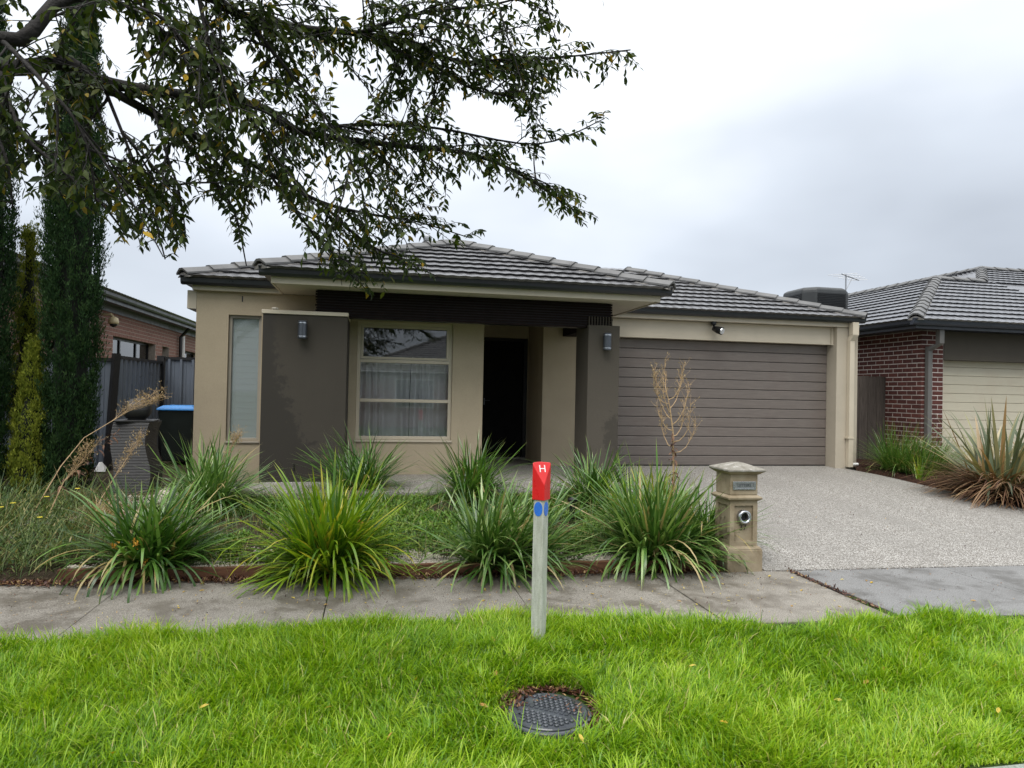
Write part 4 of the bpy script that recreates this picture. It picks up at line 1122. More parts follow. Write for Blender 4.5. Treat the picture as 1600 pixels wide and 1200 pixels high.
mb = MB(); mb.tube([(-3.67, 10.56, 0.3), (-3.60, 10.60, 2.0)], [0.055, 0.06], 4); part(mb, 'fence_post', 'fence_black', fe)
part(bx(-3.66, -3.545, 12.63, 12.74, 0.3, 2.07), 'fence_post', 'fence_black', fe)

# --- house across the street (seen mirrored in the front window)
ho = thing('house', 'brick house with dark tiled roof across the street, mirrored in the front window', 'house', (6, -17, -0.2))
part(weld(wall_open(-1, 13, -0.3, 2.5, [(1, 3, 0.7, 2.2), (6, 8.2, 0.7, 2.2)], lambda u, d, z: (u, -16 - d, z), 0.25)), 'wall', 'brick_l', ho)
part(MB().box(-1, -.75, -26, -16.26, -.3, 2.5).box(12.75, 13, -26, -16.26, -.3, 2.5).box(-1, 13, -26.25, -26.01, -.3, 2.5).box(-.7, 12.7, -20.1, -20, -.3, 2.5), 'wall', 'brick_l', ho)
for a, b in ((1, 3), (6, 8.2)):
    wv = part(MB().box(a, a + .06, -16.12, -16.05, .7, 2.2).box(b - .06, b, -16.12, -16.05, .7, 2.2).box(a + .06, b - .06, -16.12, -16.05, .7, .76).box(a + .06, b - .06, -16.12, -16.05, 2.14, 2.2), 'window', 'white', ho)
    part(bx(a + .05, b - .05, -16.09, -16.085, .75, 2.15), 'pane', 'glass_dark', wv)
r = MB(); a0 = (-1.6, -15.4, 2.5); a1 = (13.6, -15.4, 2.5); b0 = (-1.6, -26.6, 2.5); b1 = (13.6, -26.6, 2.5); t0 = (4.0, -21, 4.85); t1 = (8.0, -21, 4.85)
r.face([a0, t0, t1, a1]); r.face([a1, t1, b1]); r.face([b1, t1, t0, b0]); r.face([b0, t0, a0]); r.face([a0, a1, b1, b0])
rfo = part(r, 'roof', 'tile', ho)
pool = []
tile_slope(rfo, (13.6, -15.4, 2.5), (-1, 0, 0), (0, -1, 0), 2.35 / 5.6, lambda d: d, lambda d: 15.2 - d, 5.6, 'tile', pool)
place_tiles(rfo, pool, 0)
caps(rfo, a0, t0); caps(rfo, a1, t1); caps(rfo, t0, t1)
# ------------------------------------------------------------------ things in front of the house
def disc(c, ax, bx_, rx, ry, n=24):
    c, ax, bx_ = Vector(c), Vector(ax), Vector(bx_)
    return [c + ax * (rx * math.cos(2 * math.pi * i / n)) + bx_ * (ry * math.sin(2 * math.pi * i / n)) for i in range(n)]
def plate(pts, nrm, t):
    mb = MB(); n = len(pts); nrm = Vector(nrm)
    mb.v = [tuple(p) for p in pts] + [tuple(Vector(p) + nrm * t) for p in pts]
    mb.f = [tuple(range(n))[::-1], tuple(range(n, 2 * n))] + [(i, (i + 1) % n, n + (i + 1) % n, n + i) for i in range(n)]
    return mb

# wall lamps
def wall_lamp(x, y, z0, z1, label):
    t = thing('wall_lamp', label, 'lamp', (x, y + .06, z0), 'cylindrical wall lamps')
    part(MB().lathe([(0.05, z0), (0.056, z0 + .006), (0.056, z1 - .006), (0.05, z1)], (x, y, 0), 24), 'lamp_body', 'lamp_grey', t, smooth=False)
    for z in (z0 + .022, z1 - .036): part(MB().lathe([(0.0585, z), (0.0585, z + .014)], (x, y, 0), 24), 'lamp_band', 'silver', t)
    part(bx(x - .03, x + .03, y + .045, y + .075, z0 + .03, z1 - .03), 'wall_bracket', 'lamp_grey', t)
wall_lamp(-0.92, 9.003, 2.187, 2.415, 'grey cylinder wall lamp on the wide charcoal panel')
wall_lamp(3.14, 9.073, 2.178, 2.418, 'grey cylinder wall lamp on the entry pillar beside the garage')
# flood light above the garage door
fl = thing('flood_light', 'black sensor flood light with round lens above the garage door', 'light', (5.68, 10.76, 2.84))
part(MB().lathe([(0.05, 2.84), (0.05, 2.80), (0.03, 2.785)], (5.62, 10.78, 0), 16), 'mount', 'black', fl)
part(MB().tube([(5.62, 10.78, 2.80), (5.63, 10.74, 2.72)], 0.018, 8), 'arm', 'black', fl)
part(MB().tube([(5.62, 10.78, 2.73), (5.66, 10.70, 2.70), (5.70, 10.63, 2.675)], [0.04, 0.062, 0.066], 16), 'lamp_housing', 'black', fl)
part(MB().tube([(5.699, 10.632, 2.676), (5.706, 10.618, 2.671)], [0.058, 0.05], 16), 'lens', 'lens', fl)
# pebble left on the panel capping
st = MB(); st.lathe([(0.015, 0), (0.045, .012), (0.04, .03), (0.012, .038)], (-1.27, 9.12, 2.546), 10); st.build('stone', 'pebble', smooth=True, label='small pale stone lying on top of the charcoal panel capping', cat='stone')
# flue on the roof
fu = thing('roof_flue', 'small grey capped flue pipe behind the roof ridge', 'flue', (0.866, 12.5, 3.8))
part(MB().tube([(0.866, 12.5, 3.75), (0.866, 12.5, 4.30)], 0.055, 12), 'pipe', 'galv', fu)
part(MB().lathe([(0.075, 4.29), (0.08, 4.33), (0.08, 4.36), (0.05, 4.39)], (0.866, 12.5, 0), 12), 'cowl', 'galv', fu)

# letterbox
lb = thing('letterbox', 'sandstone pillar letterbox with number 37 beside the driveway', 'letterbox', (3.28, 5.78, 0.0))
cx, yf = 3.277, 5.66
def frustum(mb, c, w0, d0, z0, w1, d1, z1):
    i = len(mb.v); x, y = c
    mb.v += [(x - w0, y - d0, z0), (x + w0, y - d0, z0), (x + w0, y + d0, z0), (x - w0, y + d0, z0), (x - w1, y - d1, z1), (x + w1, y - d1, z1), (x + w1, y + d1, z1), (x - w1, y + d1, z1)]
    mb.f += [tuple(i + k for k in q) for q in ((0, 3, 2, 1), (4, 5, 6, 7), (0, 1, 5, 4), (1, 2, 6, 5), (2, 3, 7, 6), (3, 0, 4, 7))]
cc_ = (cx, yf + 0.135)
mb = MB().box(cx - .172, cx + .172, cc_[1] - .172, cc_[1] + .172, -0.03, 0.195); frustum(mb, cc_, .171, .171, .196, .148, .148, .222)
part(mb, 'plinth', 'stone', lb, bevel=0.008)
# shaft with a sunk panel on each visible face
mb = weld(wall_open(cx - .135, cx + .135, .222, .625, [(cx - .092, cx + .092, .265, .585)], XW(yf), 0.02)); mb.box(cx - .115, cx + .115, yf + .02, yf + .25, .222, .625)
part(mb, 'shaft', 'stone', lb)
mb = weld(wall_open(yf + .0205, yf + .27, .222, .625, [(yf + .045, yf + .225, .265, .585)], lambda u, d, z: (cx - .135 + d, u, z), 0.0195)); mb2 = weld(wall_open(yf + .0205, yf + .27, .222, .625, [(yf + .045, yf + .225, .265, .585)], lambda u, d, z: (cx + .135 - d, u, z), 0.0195))
part(mb, 'shaft_side', 'stone', lb); part(mb2, 'shaft_side', 'stone', lb)
mb = MB(); frustum(mb, cc_, .137, .137, .626, .165, .165, .642); frustum(mb, cc_, .165, .165, .6425, .168, .168, .66); frustum(mb, cc_, .165, .165, .6605, .135, .135, .678)
part(mb, 'moulding', 'stone', lb, bevel=0.003)
part(MB().box(cx - .134, cx + .134, cc_[1] - .134, cc_[1] + .134, .679, .862), 'upper_box', 'stone', lb, bevel=0.006)
mb = MB(); frustum(mb, cc_, .138, .138, .8625, .182, .182, .893)
part(mb, 'cornice', 'stone', lb, bevel=0.003)
mb = MB(); mb.box(cx - .186, cx + .186, cc_[1] - .186, cc_[1] + .186, .8935, .912); frustum(mb, cc_, .185, .185, .9125, .04, .04, .962)
part(mb, 'cap', 'stonecap', lb, bevel=0.005)
sp_ = part(weld(wall_open(cx - .112, cx + .112, .728, .802, [(cx - .088, cx + .088, .744, .786)], XW(yf - .008), 0.01)), 'slot_plate', 'silver', lb, bevel=0.002)
part(bx(cx - .087, cx + .087, yf - .0015, yf + .001, .745, .785), 'slot_flap', 'galv', sp_)
tm = text_mesh('LETTERS', 0.036, 'lamp_grey', 0.001); o = link('lettering', tm); o.rotation_euler = (rad(90), 0, 0); o.location = (cx, yf - .003, .765); adopt(sp_, o)
part(MB().lathe([(0.052, -0.03), (0.060, -0.028), (0.064, -0.018), (0.060, -0.008), (0.048, 0.0)], (0, 0, 0), 28), 'tmp', 'silver', lb) if False else None
rg = MB(); prof = [(0.038, 0.004), (0.040, -0.028), (0.050, -0.033), (0.060, -0.028), (0.062, 0.018)]
n = 28; i0 = 0
for r, yy in prof:
    for j in range(n): a = 2 * math.pi * j / n; rg.v.append((cx + r * math.cos(a), yf + yy, .485 + r * math.sin(a)))
for k in range(len(prof) - 1):
    for j in range(n): a = k * n + j; b = k * n + (j + 1) % n; rg.f.append((a, b, b + n, a + n))
pr = part(rg, 'paper_tube', 'silver', lb, smooth=True)
part(plate(disc((cx, yf + .0195, .485), (1, 0, 0), (0, 0, 1), .0385, .0385), (0, -1, 0), .004), 'tube_shade_disc', 'black', pr)  # black disc stands in for the shade inside the tube
tm = text_mesh('37', 0.075, 'metal_text', 0.003); o = link('house_number', tm); o.rotation_euler = (rad(90), 0, 0); o.location = (cx + .004, yf + .0185, .385); adopt(lb, o)

# hydrant marker post
hp = thing('marker_post', 'weathered white timber marker post with red cap lettered H in the grass', 'post', (1.02, 4.13, 0))
RZ = rad(-41); px, py = 1.02, 4.13; s = 0.0345
ca, sa = math.cos(RZ), math.sin(RZ)
def loc2(u, v): return (px + u * ca - v * sa, py + u * sa + v * ca)
mb = MB(); secs = [(-0.15, .028), (0.0, .030), (0.16, .036), (0.92, s)]
for z, h in secs:
    for u, v in ((-h, -h), (h, -h), (h, h), (-h, h)): mb.v.append((*loc2(u, v), z))
for k in range(len(secs) - 1):
    for j in range(4): a = k * 4 + j; b = k * 4 + (j + 1) % 4; mb.f.append((a, b, b + 4, a + 4))
mb.f += [(3, 2, 1, 0), (12, 13, 14, 15)]
part(mb, 'post', 'post', hp, bevel=0.004)
h = 0.042; me = MB().box(px - h, px + h, py - h, py + h, 0.90, 1.128, RZ).mesh('red_cap', 'red')
cdir = Vector((math.cos(rad(-86)), math.sin(rad(-86)), 0)); cn = (cdir * 0.125 + Vector((0, 0, 1)) * 0.059).normalized()
ctop = Vector((px, py, 1.128)) - cdir * 0.004
bm = bmesh.new(); bm.from_mesh(me)
rs = bmesh.ops.bisect_plane(bm, geom=bm.verts[:] + bm.edges[:] + bm.faces[:], plane_co=ctop, plane_no=cn, clear_outer=True)
bmesh.ops.holes_fill(bm, edges=[e for e in rs['geom_cut'] if isinstance(e, bmesh.types.BMEdge)])
bmesh.ops.recalc_face_normals(bm, faces=bm.faces); bm.to_mesh(me); bm.free()
rc = link('red_cap', me); adopt(hp, rc); b = rc.modifiers.new('bevel', 'BEVEL'); b.width = .003; b.segments = 2
hx = Vector((0, 0, 1)).cross(cdir).normalized(); hup = cn.cross(hx).normalized()
tm = text_mesh('H', 0.066, 'white', 0.001); o = link('lettering', tm)
lp = ctop - hup * 0.043 + cn * 0.0005
o.matrix_world = Matrix(((hx.x, hup.x, cn.x, lp.x), (hx.y, hup.y, cn.y, lp.y), (hx.z, hup.z, cn.z, lp.z), (0, 0, 0, 1))); o.matrix_basis = o.matrix_world.copy(); adopt(rc, o)
for ang, rx in ((-131, .029), (-41, .027)):
    nv = Vector((math.cos(rad(ang)), math.sin(rad(ang)), 0)); tv = Vector((-nv.y, nv.x, 0))
    part(plate(disc(Vector((px, py, .845)) + nv * .0341, tv, (0, 0, 1), rx, .044), nv, .003), 'reflector', 'blue', hp)

# inspection lid in the lawn
lc = Vector((0.885, 3.36, -0.038))
ld = thing('inspection_lid', 'round black rubber service lid with raised studs set in the grass', 'service lid', lc)
part(MB().lathe([(0.222, -0.06), (0.222, -.014), (0.218, -.008), (0.206, -.006), (0.204, -.014), (0.18, -.014)], lc, 48), 'frame_ring', 'lid', ld)
pl = part(MB().lathe([(0.200, -0.05), (0.200, -0.002), (0.196, 0.003), (0.01, 0.003)], lc, 48), 'cover_plate', 'lid', ld)
stud = MB().lathe([(0.0125, 0.0), (0.011, .006), (0.006, .0095)], (0, 0, 0), 10).mesh('stud', 'lid', True)
A = rad(-38)
for i in range(-8, 9):
    for j in range(-8, 9):
        u, v = i * 0.030 + (0.015 if j % 2 else 0), j * 0.026
        if math.hypot(u, v) > 0.175 or abs(v + 0.005) < 0.03 or (u < -0.09 and v < 0.09): continue
        x, y = u * math.cos(A) - v * math.sin(A), u * math.sin(A) + v * math.cos(A)
        o = link('stud', stud, loc=(lc.x + x, lc.y + y, lc.z + 0.003)); adopt(pl, o)
mb = MB()
for i in range(9): mb.box(lc.x - .12 + i * .027, lc.x - .104 + i * .027, lc.y - .012, lc.y + .012, lc.z + .003, lc.z + .007, A, (lc.x, lc.y))
part(mb, 'raised_strip', 'lid', pl)

# wheelie bin
bi = thing('wheelie_bin', 'dark green wheelie bin with bright blue lid by the side fence', 'bin', (-2.95, 11.35, 0.38))
mb = MB(); frustum(mb, (-2.93, 11.4), .20, .24, .42, .255, .30, 1.19)
part(mb, 'bin_body', 'bin_body', bi, bevel=0.02)
mb = MB(); frustum(mb, (-2.93, 11.4), .272, .325, 1.192, .265, .315, 1.225); frustum(mb, (-2.93, 11.4), .262, .312, 1.2255, .20, .24, 1.262)
part(mb, 'bin_lid', 'bin_lid', bi, bevel=0.008)
for sx in (-.21, .17): part(MB().tube([(-2.93 + sx, 11.66, .48), (-2.89 + sx, 11.66, .48)], 0.10, 16), 'wheel', 'black', bi)
part(MB().tube([(-3.14, 11.74, 1.17), (-2.72, 11.74, 1.17)], 0.018, 8), 'bin_handle', 'bin_body', bi)

# garden water feature
wf = thing('water_feature', 'charcoal wavy ribbed stone column topped by a stone ball', 'water feature', (-2.72, 8.75, 0.33))
mb = MB(); zs = np.linspace(0.30, 1.135, 97); n = 20; hw = .195
for k, z in enumerate(zs):
    ins = 0.0045 if k % 2 else 0.0
    ph = (z - .3) / .84
    ox = 0.030 * math.sin(ph * 6.9 - .3); wv = 1 + 0.03 * math.sin(ph * 6.0 + 0.4); tw = -0.06
    for j in range(n):
        side, f = divmod(j, 5); f = f / 5
        a = [(-1 + 2 * f, -1), (1, -1 + 2 * f), (1 - 2 * f, 1), (-1, 1 - 2 * f)][side]
        r_ = (hw * wv - ins); u, v = a[0] * r_, a[1] * r_
        mb.v.append((-2.725 + ox + u * math.cos(tw) - v * math.sin(tw), 8.75 + u * math.sin(tw) + v * math.cos(tw), z))
for k in range(len(zs) - 1):
    for j in range(n): a = k * n + j; b = k * n + (j + 1) % n; mb.f.append((a, b, b + n, a + n))
mb.f.append(tuple(range((len(zs) - 1) * n, len(zs) * n)))
part(mb, 'column', 'fountain', wf)
part(bx(-2.725 - .205, -2.725 + .205, 8.545, 8.955, 1.136, 1.153, 0.12), 'top_slab', 'fountain', wf, bevel=0.004)
prof = [(0.10, 0)] + [(0.157 * math.cos(a), 0.118 + 0.133 * math.sin(a)) for a in np.linspace(-0.95, 1.5, 16)]
part(MB().lathe(prof, (-2.725, 8.72, 1.153), 28), 'stone_ball', 'fountain', wf, smooth=True)
part(MB().lathe([(0.158, .112), (0.1595, .116), (0.158, .120)], (-2.725, 8.72, 1.153), 28), 'ball_seam', 'black', wf)

# garden bollard light
gb = thing('garden_light', 'short black garden bollard light among the strappy plants', 'garden light', (2.07, 7.0, 0.2))
part(MB().tube([(2.07, 7.0, .15), (2.07, 7.0, .42)], .032, 12), 'stem', 'black', gb)
part(MB().lathe([(0.05, .42), (0.055, .43), (0.055, .45), (0.02, .47)], (2.07, 7.0, 0), 14), 'head', 'black', gb)
# white scrap near the fence
mb = MB(); mb.v = [(-3.73, 10.28, .37), (-3.58, 10.25, .37), (-3.60, 10.36, .42), (-3.70, 10.36, .49), (-3.64, 10.30, .50)]; mb.f = [(0, 1, 4), (1, 2, 4), (2, 3, 4), (3, 0, 4), (0, 3, 2, 1)]
mb.build('plastic_scrap', 'paper', label='crumpled white plastic scrap on the soil by the fence', cat='litter')

# timber edging sleepers
for (x0, x1, y0, y1, lab) in ((-2.42, -0.02, 5.50, 5.495, 'red timber edging board at the left end of the garden bed'),
                              (-0.015, 1.62, 5.492, 5.488, 'red timber edging board in the middle of the garden bed front'),
                              (1.625, 3.06, 5.488, 5.482, 'red timber edging board ending beside the letterbox')):
    mb = MB(); n = 10
    for k in range(n + 1):
        t = k / n; x = x0 + (x1 - x0) * t; y = skew(x, y0 + (y1 - y0) * t) + 0.004 * math.sin(k * 1.9); w = .001 * math.sin(k * 2.3)
        mb.v += [(x, y, -.02), (x, y, .088 + w * 3), (x, y + .05, .088 + w * 3), (x, y + .05, -.02)]
    for k in range(n):
        for j in range(4): a = k * 4 + j; b = k * 4 + (j + 1) % 4; mb.f.append((a, b, b + 4, a + 4))
    mb.f += [(0, 1, 2, 3), tuple(4 * n + k for k in (3, 2, 1, 0))]
    mb.build('edging_board', 'sleeper', label=lab, cat='edging board', group='timber garden edging', bevel=0.004)
# ------------------------------------------------------------------ plants
R_ = np.random
def blade_mesh(mat, L, W, lean, curl, seg=7, key=None, widths=None):
    """single blade heading +X from the origin, for shared mesh data"""
    return blades('blade', mat, np.zeros((1, 3)), np.array([0.0]), np.array([lean]), np.array([L]), np.array([W]), np.array([curl]), seg, R_.rand(1) * 0.9, obj=False, widths=widths)
def clump(name, label, cat, pos, n, L, W, mat, spread=0.10, lean=(0.05, 1.42), curl=(0.10, 1.25), group=None, singles=30, squash=1.0, widths=None, dry=0.05, extra=None, droop=0):
    x, y, z = pos
    t = thing(name, label, cat, pos, group)
    a = R_.rand(n) * 2 * np.pi; r = np.sqrt(R_.rand(n)) * spread
    nc = 4; cid = R_.randint(0, nc, n); co = R_.randn(nc, 2) * spread * .55; cb = R_.randn(nc, 2) * .30; cs = R_.uniform(.78, 1.04, nc); ccol = R_.uniform(-.15, .15, nc)
    base = np.stack([x + r * .7 * np.cos(a) + co[cid, 0], y + r * .7 * np.sin(a) + co[cid, 1], np.full(n, z - 0.02)], 1)
    q = R_.rand(n) ** 0.95
    ln = lean[0] + (lean[1] - lean[0]) * q + R_.randn(n) * 0.05
    hd = a + R_.randn(n) * 0.55
    vx = np.sin(ln) * np.cos(hd) + cb[cid, 0]; vy = np.sin(ln) * np.sin(hd) + cb[cid, 1]; hd = np.arctan2(vy, vx); ln = np.arctan2(np.hypot(vx, vy), np.maximum(np.cos(ln), .05))
    cu = curl[0] + (curl[1] - curl[0]) * R_.rand(n) ** 1.6
    le = L * (0.50 + 0.56 * R_.rand(n)) * (1.0 - 0.12 * q) * cs[cid]
    rn = np.clip(R_.rand(n) * 0.9 + ccol[cid], 0, .92); rn[R_.rand(n) < dry] = 1.0
    kk = R_.rand(n) < .10; cu = np.where(kk, cu + 1.2, cu)
    blades('foliage', mat, base, hd, np.abs(ln), le, W * (0.75 + 0.5 * R_.rand(n)), cu, 7, rn, twist=0.9, parent=t, kind='stuff', widths=widths)
    var = [blade_mesh(mat, L * (0.7 + 0.35 * R_.rand()), W * (0.85 + .3 * R_.rand()), lean[0] + (lean[1] - lean[0]) * ((i + .5) / 8), curl[0] + (curl[1] - curl[0]) * R_.rand() ** 1.3, widths=widths) for i in range(8)]
    for i in range(singles):
        ang = R_.rand() * 2 * math.pi; rr = spread * (0.4 + 0.6 * R_.rand())
        o = link('blade', var[i % 8]); o.matrix_basis = Matrix.Translation((x + rr * math.cos(ang), y + rr * math.sin(ang), z - .01)) @ Matrix.Rotation(ang + R_.randn() * 0.3, 4, 'Z') @ Matrix.Rotation(R_.randn() * 0.5, 4, (0.2, 0, 1))
        adopt(t, o)
    if droop:
        m = droop; a = -1.57 + R_.randn(m) * 1.0
        b = np.stack([x + spread * .8 * np.cos(a), y + spread * .8 * np.sin(a), np.full(m, z)], 1)
        rn = R_.rand(m) * .95; rn[R_.rand(m) < .2] = 1.0
        blades('drooping_blades', mat, b, a, .5 + .6 * R_.rand(m), L * (.55 + .4 * R_.rand(m)), W * (.8 + .4 * R_.rand(m)), 1.3 + 1.1 * R_.rand(m), 9, rn, twist=.5, parent=t, kind='stuff')
    if extra: extra(t)
    return t
GRP = 'strappy grass clumps in the front garden'
def seedheads(pts):
    def f(t):
        for p in pts:
            p = Vector(p); nb = 26
            b = np.array([[p.x + R_.randn() * .012, p.y + R_.randn() * .012, p.z + R_.randn() * .018] for _ in range(nb)])
            blades('seed_head', 'orange_flower', b, R_.rand(nb) * 6.28, R_.rand(nb) * 2, 0.022, 0.010, 0.3, 2, parent=t, kind='stuff')
    return f
cl = [
 ('dark strappy grass clump at the front left with orange seed heads', (-1.84, 6.16, .08), 680, .96, .025, 'strap', .16, seedheads([(-1.96, 5.85, .30), (-1.80, 5.83, .32), (-1.74, 5.81, .17)])),
 ('silvery green strappy clump below the narrow window', (-1.70, 7.85, .30), 560, .90, .019, 'strap_grey', .17, None),
 ('bright lime green strappy clump at the front of the garden', (-0.31, 6.02, .075), 700, 1.02, .025, 'strap_lime', .16, seedheads([(-0.10, 5.90, .45), (0.12, 5.76, .14), (-.35, 5.86, .36)])),
 ('dark strappy clump beside the wide charcoal panel under the big window', (-0.16, 8.55, .34), 480, .88, .016, 'strap', .15, None),
 ('tall dark strappy clump in front of the black door', (1.14, 8.10, .32), 500, .98, .017, 'strap', .15, None),
 ('grey green strappy clump behind the red capped post', (1.13, 6.00, .075), 680, .95, .023, 'strap_grey', .16, None),
 ('dark strappy clump at the foot of the entry pillar', (2.58, 7.80, .30), 420, .95, .018, 'strap', .14, None),
 ('largest green strappy clump beside the letterbox', (2.46, 5.98, .075), 880, 1.08, .024, 'strap_grey', .19, None),
 ('strappy clump spilling over the driveway behind the letterbox', (3.18, 6.25, .14), 300, .86, .016, 'strap', .14, None),
]
for lab, pos, n, L, W, mat, spd, ex in cl:
    clump('strappy_clump', lab, 'grass clump', pos, n, L, W, mat, spd, group=GRP, extra=ex, droop=34)
clump('yellowing_clump', 'yellowing upright grass clump between the dry weed and the driveway', 'grass clump', (3.02, 6.85, .19), 220, .80, .012, 'strap_yellow', .14, lean=(0.02, 0.7), curl=(.05, .7), singles=20)
clump('yellowing_clump', 'upright green and yellow clump around the foot of the dry weed', 'grass clump', (2.60, 6.6, .17), 220, .86, .013, 'strap_lime', .15, lean=(0.02, 0.75), curl=(.05, .7), singles=20)
# side bed: rounded rush bush and bronze flax
clump('rush_bush', 'dense dark green rush bush between the two driveways', 'bush', (9.05, 10.25, .36), 2200, .98, .008, 'strap', .36, lean=(0.0, 1.15), curl=(0.05, 1.0), singles=30, dry=0.10)
clump('rush_tuft', 'small bright green tuft at the driveway edge below the rush bush', 'grass clump', (8.62, 9.55, .30), 40, .48, .010, 'strap_lime', .05, lean=(0.0, .7), curl=(0.05, .5), singles=10)
FW = [0.45, 0.85, 1.0, 0.95, 0.85, 0.65, 0.4]
fx = clump('flax_plant', 'large bronze flax with dead brown skirt at the right edge', 'flax', (8.92, 8.3, .24), 125, 1.50, .052, 'flax', .24, lean=(0.03, 1.0), curl=(.05, .9), singles=40, widths=FW, dry=.1)
n = 1100; a = R_.rand(n) * 6.283; r = .1 + .4 * R_.rand(n)
blades('dead_leaves', 'flax_dead', np.stack([8.88 + r * np.cos(a), 8.25 + r * np.sin(a), .22 + .28 * R_.rand(n)], 1), a + R_.randn(n) * .4, 1.0 + .7 * R_.rand(n), .45 + .55 * R_.rand(n), .017, .2 + .7 * R_.rand(n), 5, parent=fx, kind='stuff', twist=1.0)
fx2 = clump('flax_plant', 'bronze flax behind the larger flax, half out of frame', 'flax', (9.75, 8.5, .25), 60, 1.3, .045, 'flax', .16, lean=(0.03, .9), curl=(.05, .7), singles=20, widths=FW, dry=.1)

# tufts of loose weeds, ground cover, gravel, litter
def scatter(n, xr, yr, zf, keep=None):
    P = []
    while len(P) < n:
        x, y = random.uniform(*xr), random.uniform(*yr)
        if keep and not keep(x, y): continue
        P.append((x, y, zf(x, y)))
    return np.array(P)
gzf = lambda x, y: gz(y, x) - 0.004
gaps = lambda x, y: not (y > 8.15 and -2.0 < x < 3.4)
P = scatter(30000, (-1.7, 3.35), (5.95, 8.15), gzf, lambda x, y: (math.sin(2.6 * x + 1) + math.sin(3.7 * y + 2 * x) + 0.9 * math.sin(7 * x - 5 * y)) > -1.0 and gaps(x, y) and random.random() < (y - 6.05) * 2)
blades('ground_cover', 'cover', P, R_.rand(len(P)) * 6.283, .3 + .9 * R_.rand(len(P)), .035 + .055 * R_.rand(len(P)), .012 + .014 * R_.rand(len(P)), .5 + .5 * R_.rand(len(P)), 2, kind='stuff', label='low green ground cover growing between the grass clumps', cat='ground cover', widths=[.5, 1.0])
P = scatter(4200, (-2.2, 3.1), (5.95, 8.1), gzf)
blades('garden_grass', 'weed', P, R_.rand(len(P)) * 6.283, .1 + .8 * R_.rand(len(P)), .10 + .25 * R_.rand(len(P)), .0045, .3 + .9 * R_.rand(len(P)), 4, kind='stuff', label='thin wild grass among the front garden clumps', cat='wild grass')
# tangled weeds at the far left
P = scatter(5200, (-4.6, -1.95), (6.02, 8.2), gzf, lambda x, y: x < -2.25 - 0.25 * (y - 5.9) + 0.35 * math.sin(4 * y) )
n = len(P)
wd = blades('weed_tangle', 'weed', P, 0.5 + R_.randn(n) * 1.3, .35 + .9 * R_.rand(n), .12 + .42 * R_.rand(n) ** 1.6, .0055, .2 + 1.0 * R_.rand(n), 5, kind='stuff', label='tangled green weeds covering the ground below the cypresses', cat='weeds')
P = scatter(5200, (-4.4, -2.0), (6.0, 8.0), gzf, lambda x, y: x < -2.3 - 0.25 * (y - 5.9))
P[:, 2] += .02 + .16 * R_.rand(len(P))
blades('weed_leaves', 'weed', P, R_.rand(len(P)) * 6.283, .3 + 1.2 * R_.rand(len(P)), .03 + .035 * R_.rand(len(P)), .012, .5, 2, kind='stuff', label='small weed leaves at the left end of the garden bed', cat='weeds', widths=[.5, 1])
for i, (x, y, z) in enumerate([(-3.20, 7.0, .46), (-2.97, 7.1, .50), (-2.85, 6.7, .38), (-3.25, 6.9, .44), (-2.75, 7.2, .56)]):
    t = MB()
    for k in range(6):
        a = k * 1.047; t.face([(x, y, z), (x + .02 * math.cos(a - .4), y + .02 * math.sin(a - .4), z + .006), (x + .026 * math.cos(a), y + .026 * math.sin(a), z + .004), (x + .02 * math.cos(a + .4), y + .02 * math.sin(a + .4), z + .006)])
    t.build('weed_flower', 'yellow_flower', label='small yellow weed flower at the far left of the garden', cat='flower', group='yellow weed flowers')
# straw coloured dead grass tuft
clump('dead_grass_tuft', 'straw coloured dead grass tuft in front of the water feature', 'dead grass', (-2.62, 7.35, .24), 500, .40, .005, 'straw', .13, lean=(.2, 1.4), curl=(.3, 1.4), singles=12, dry=.3)
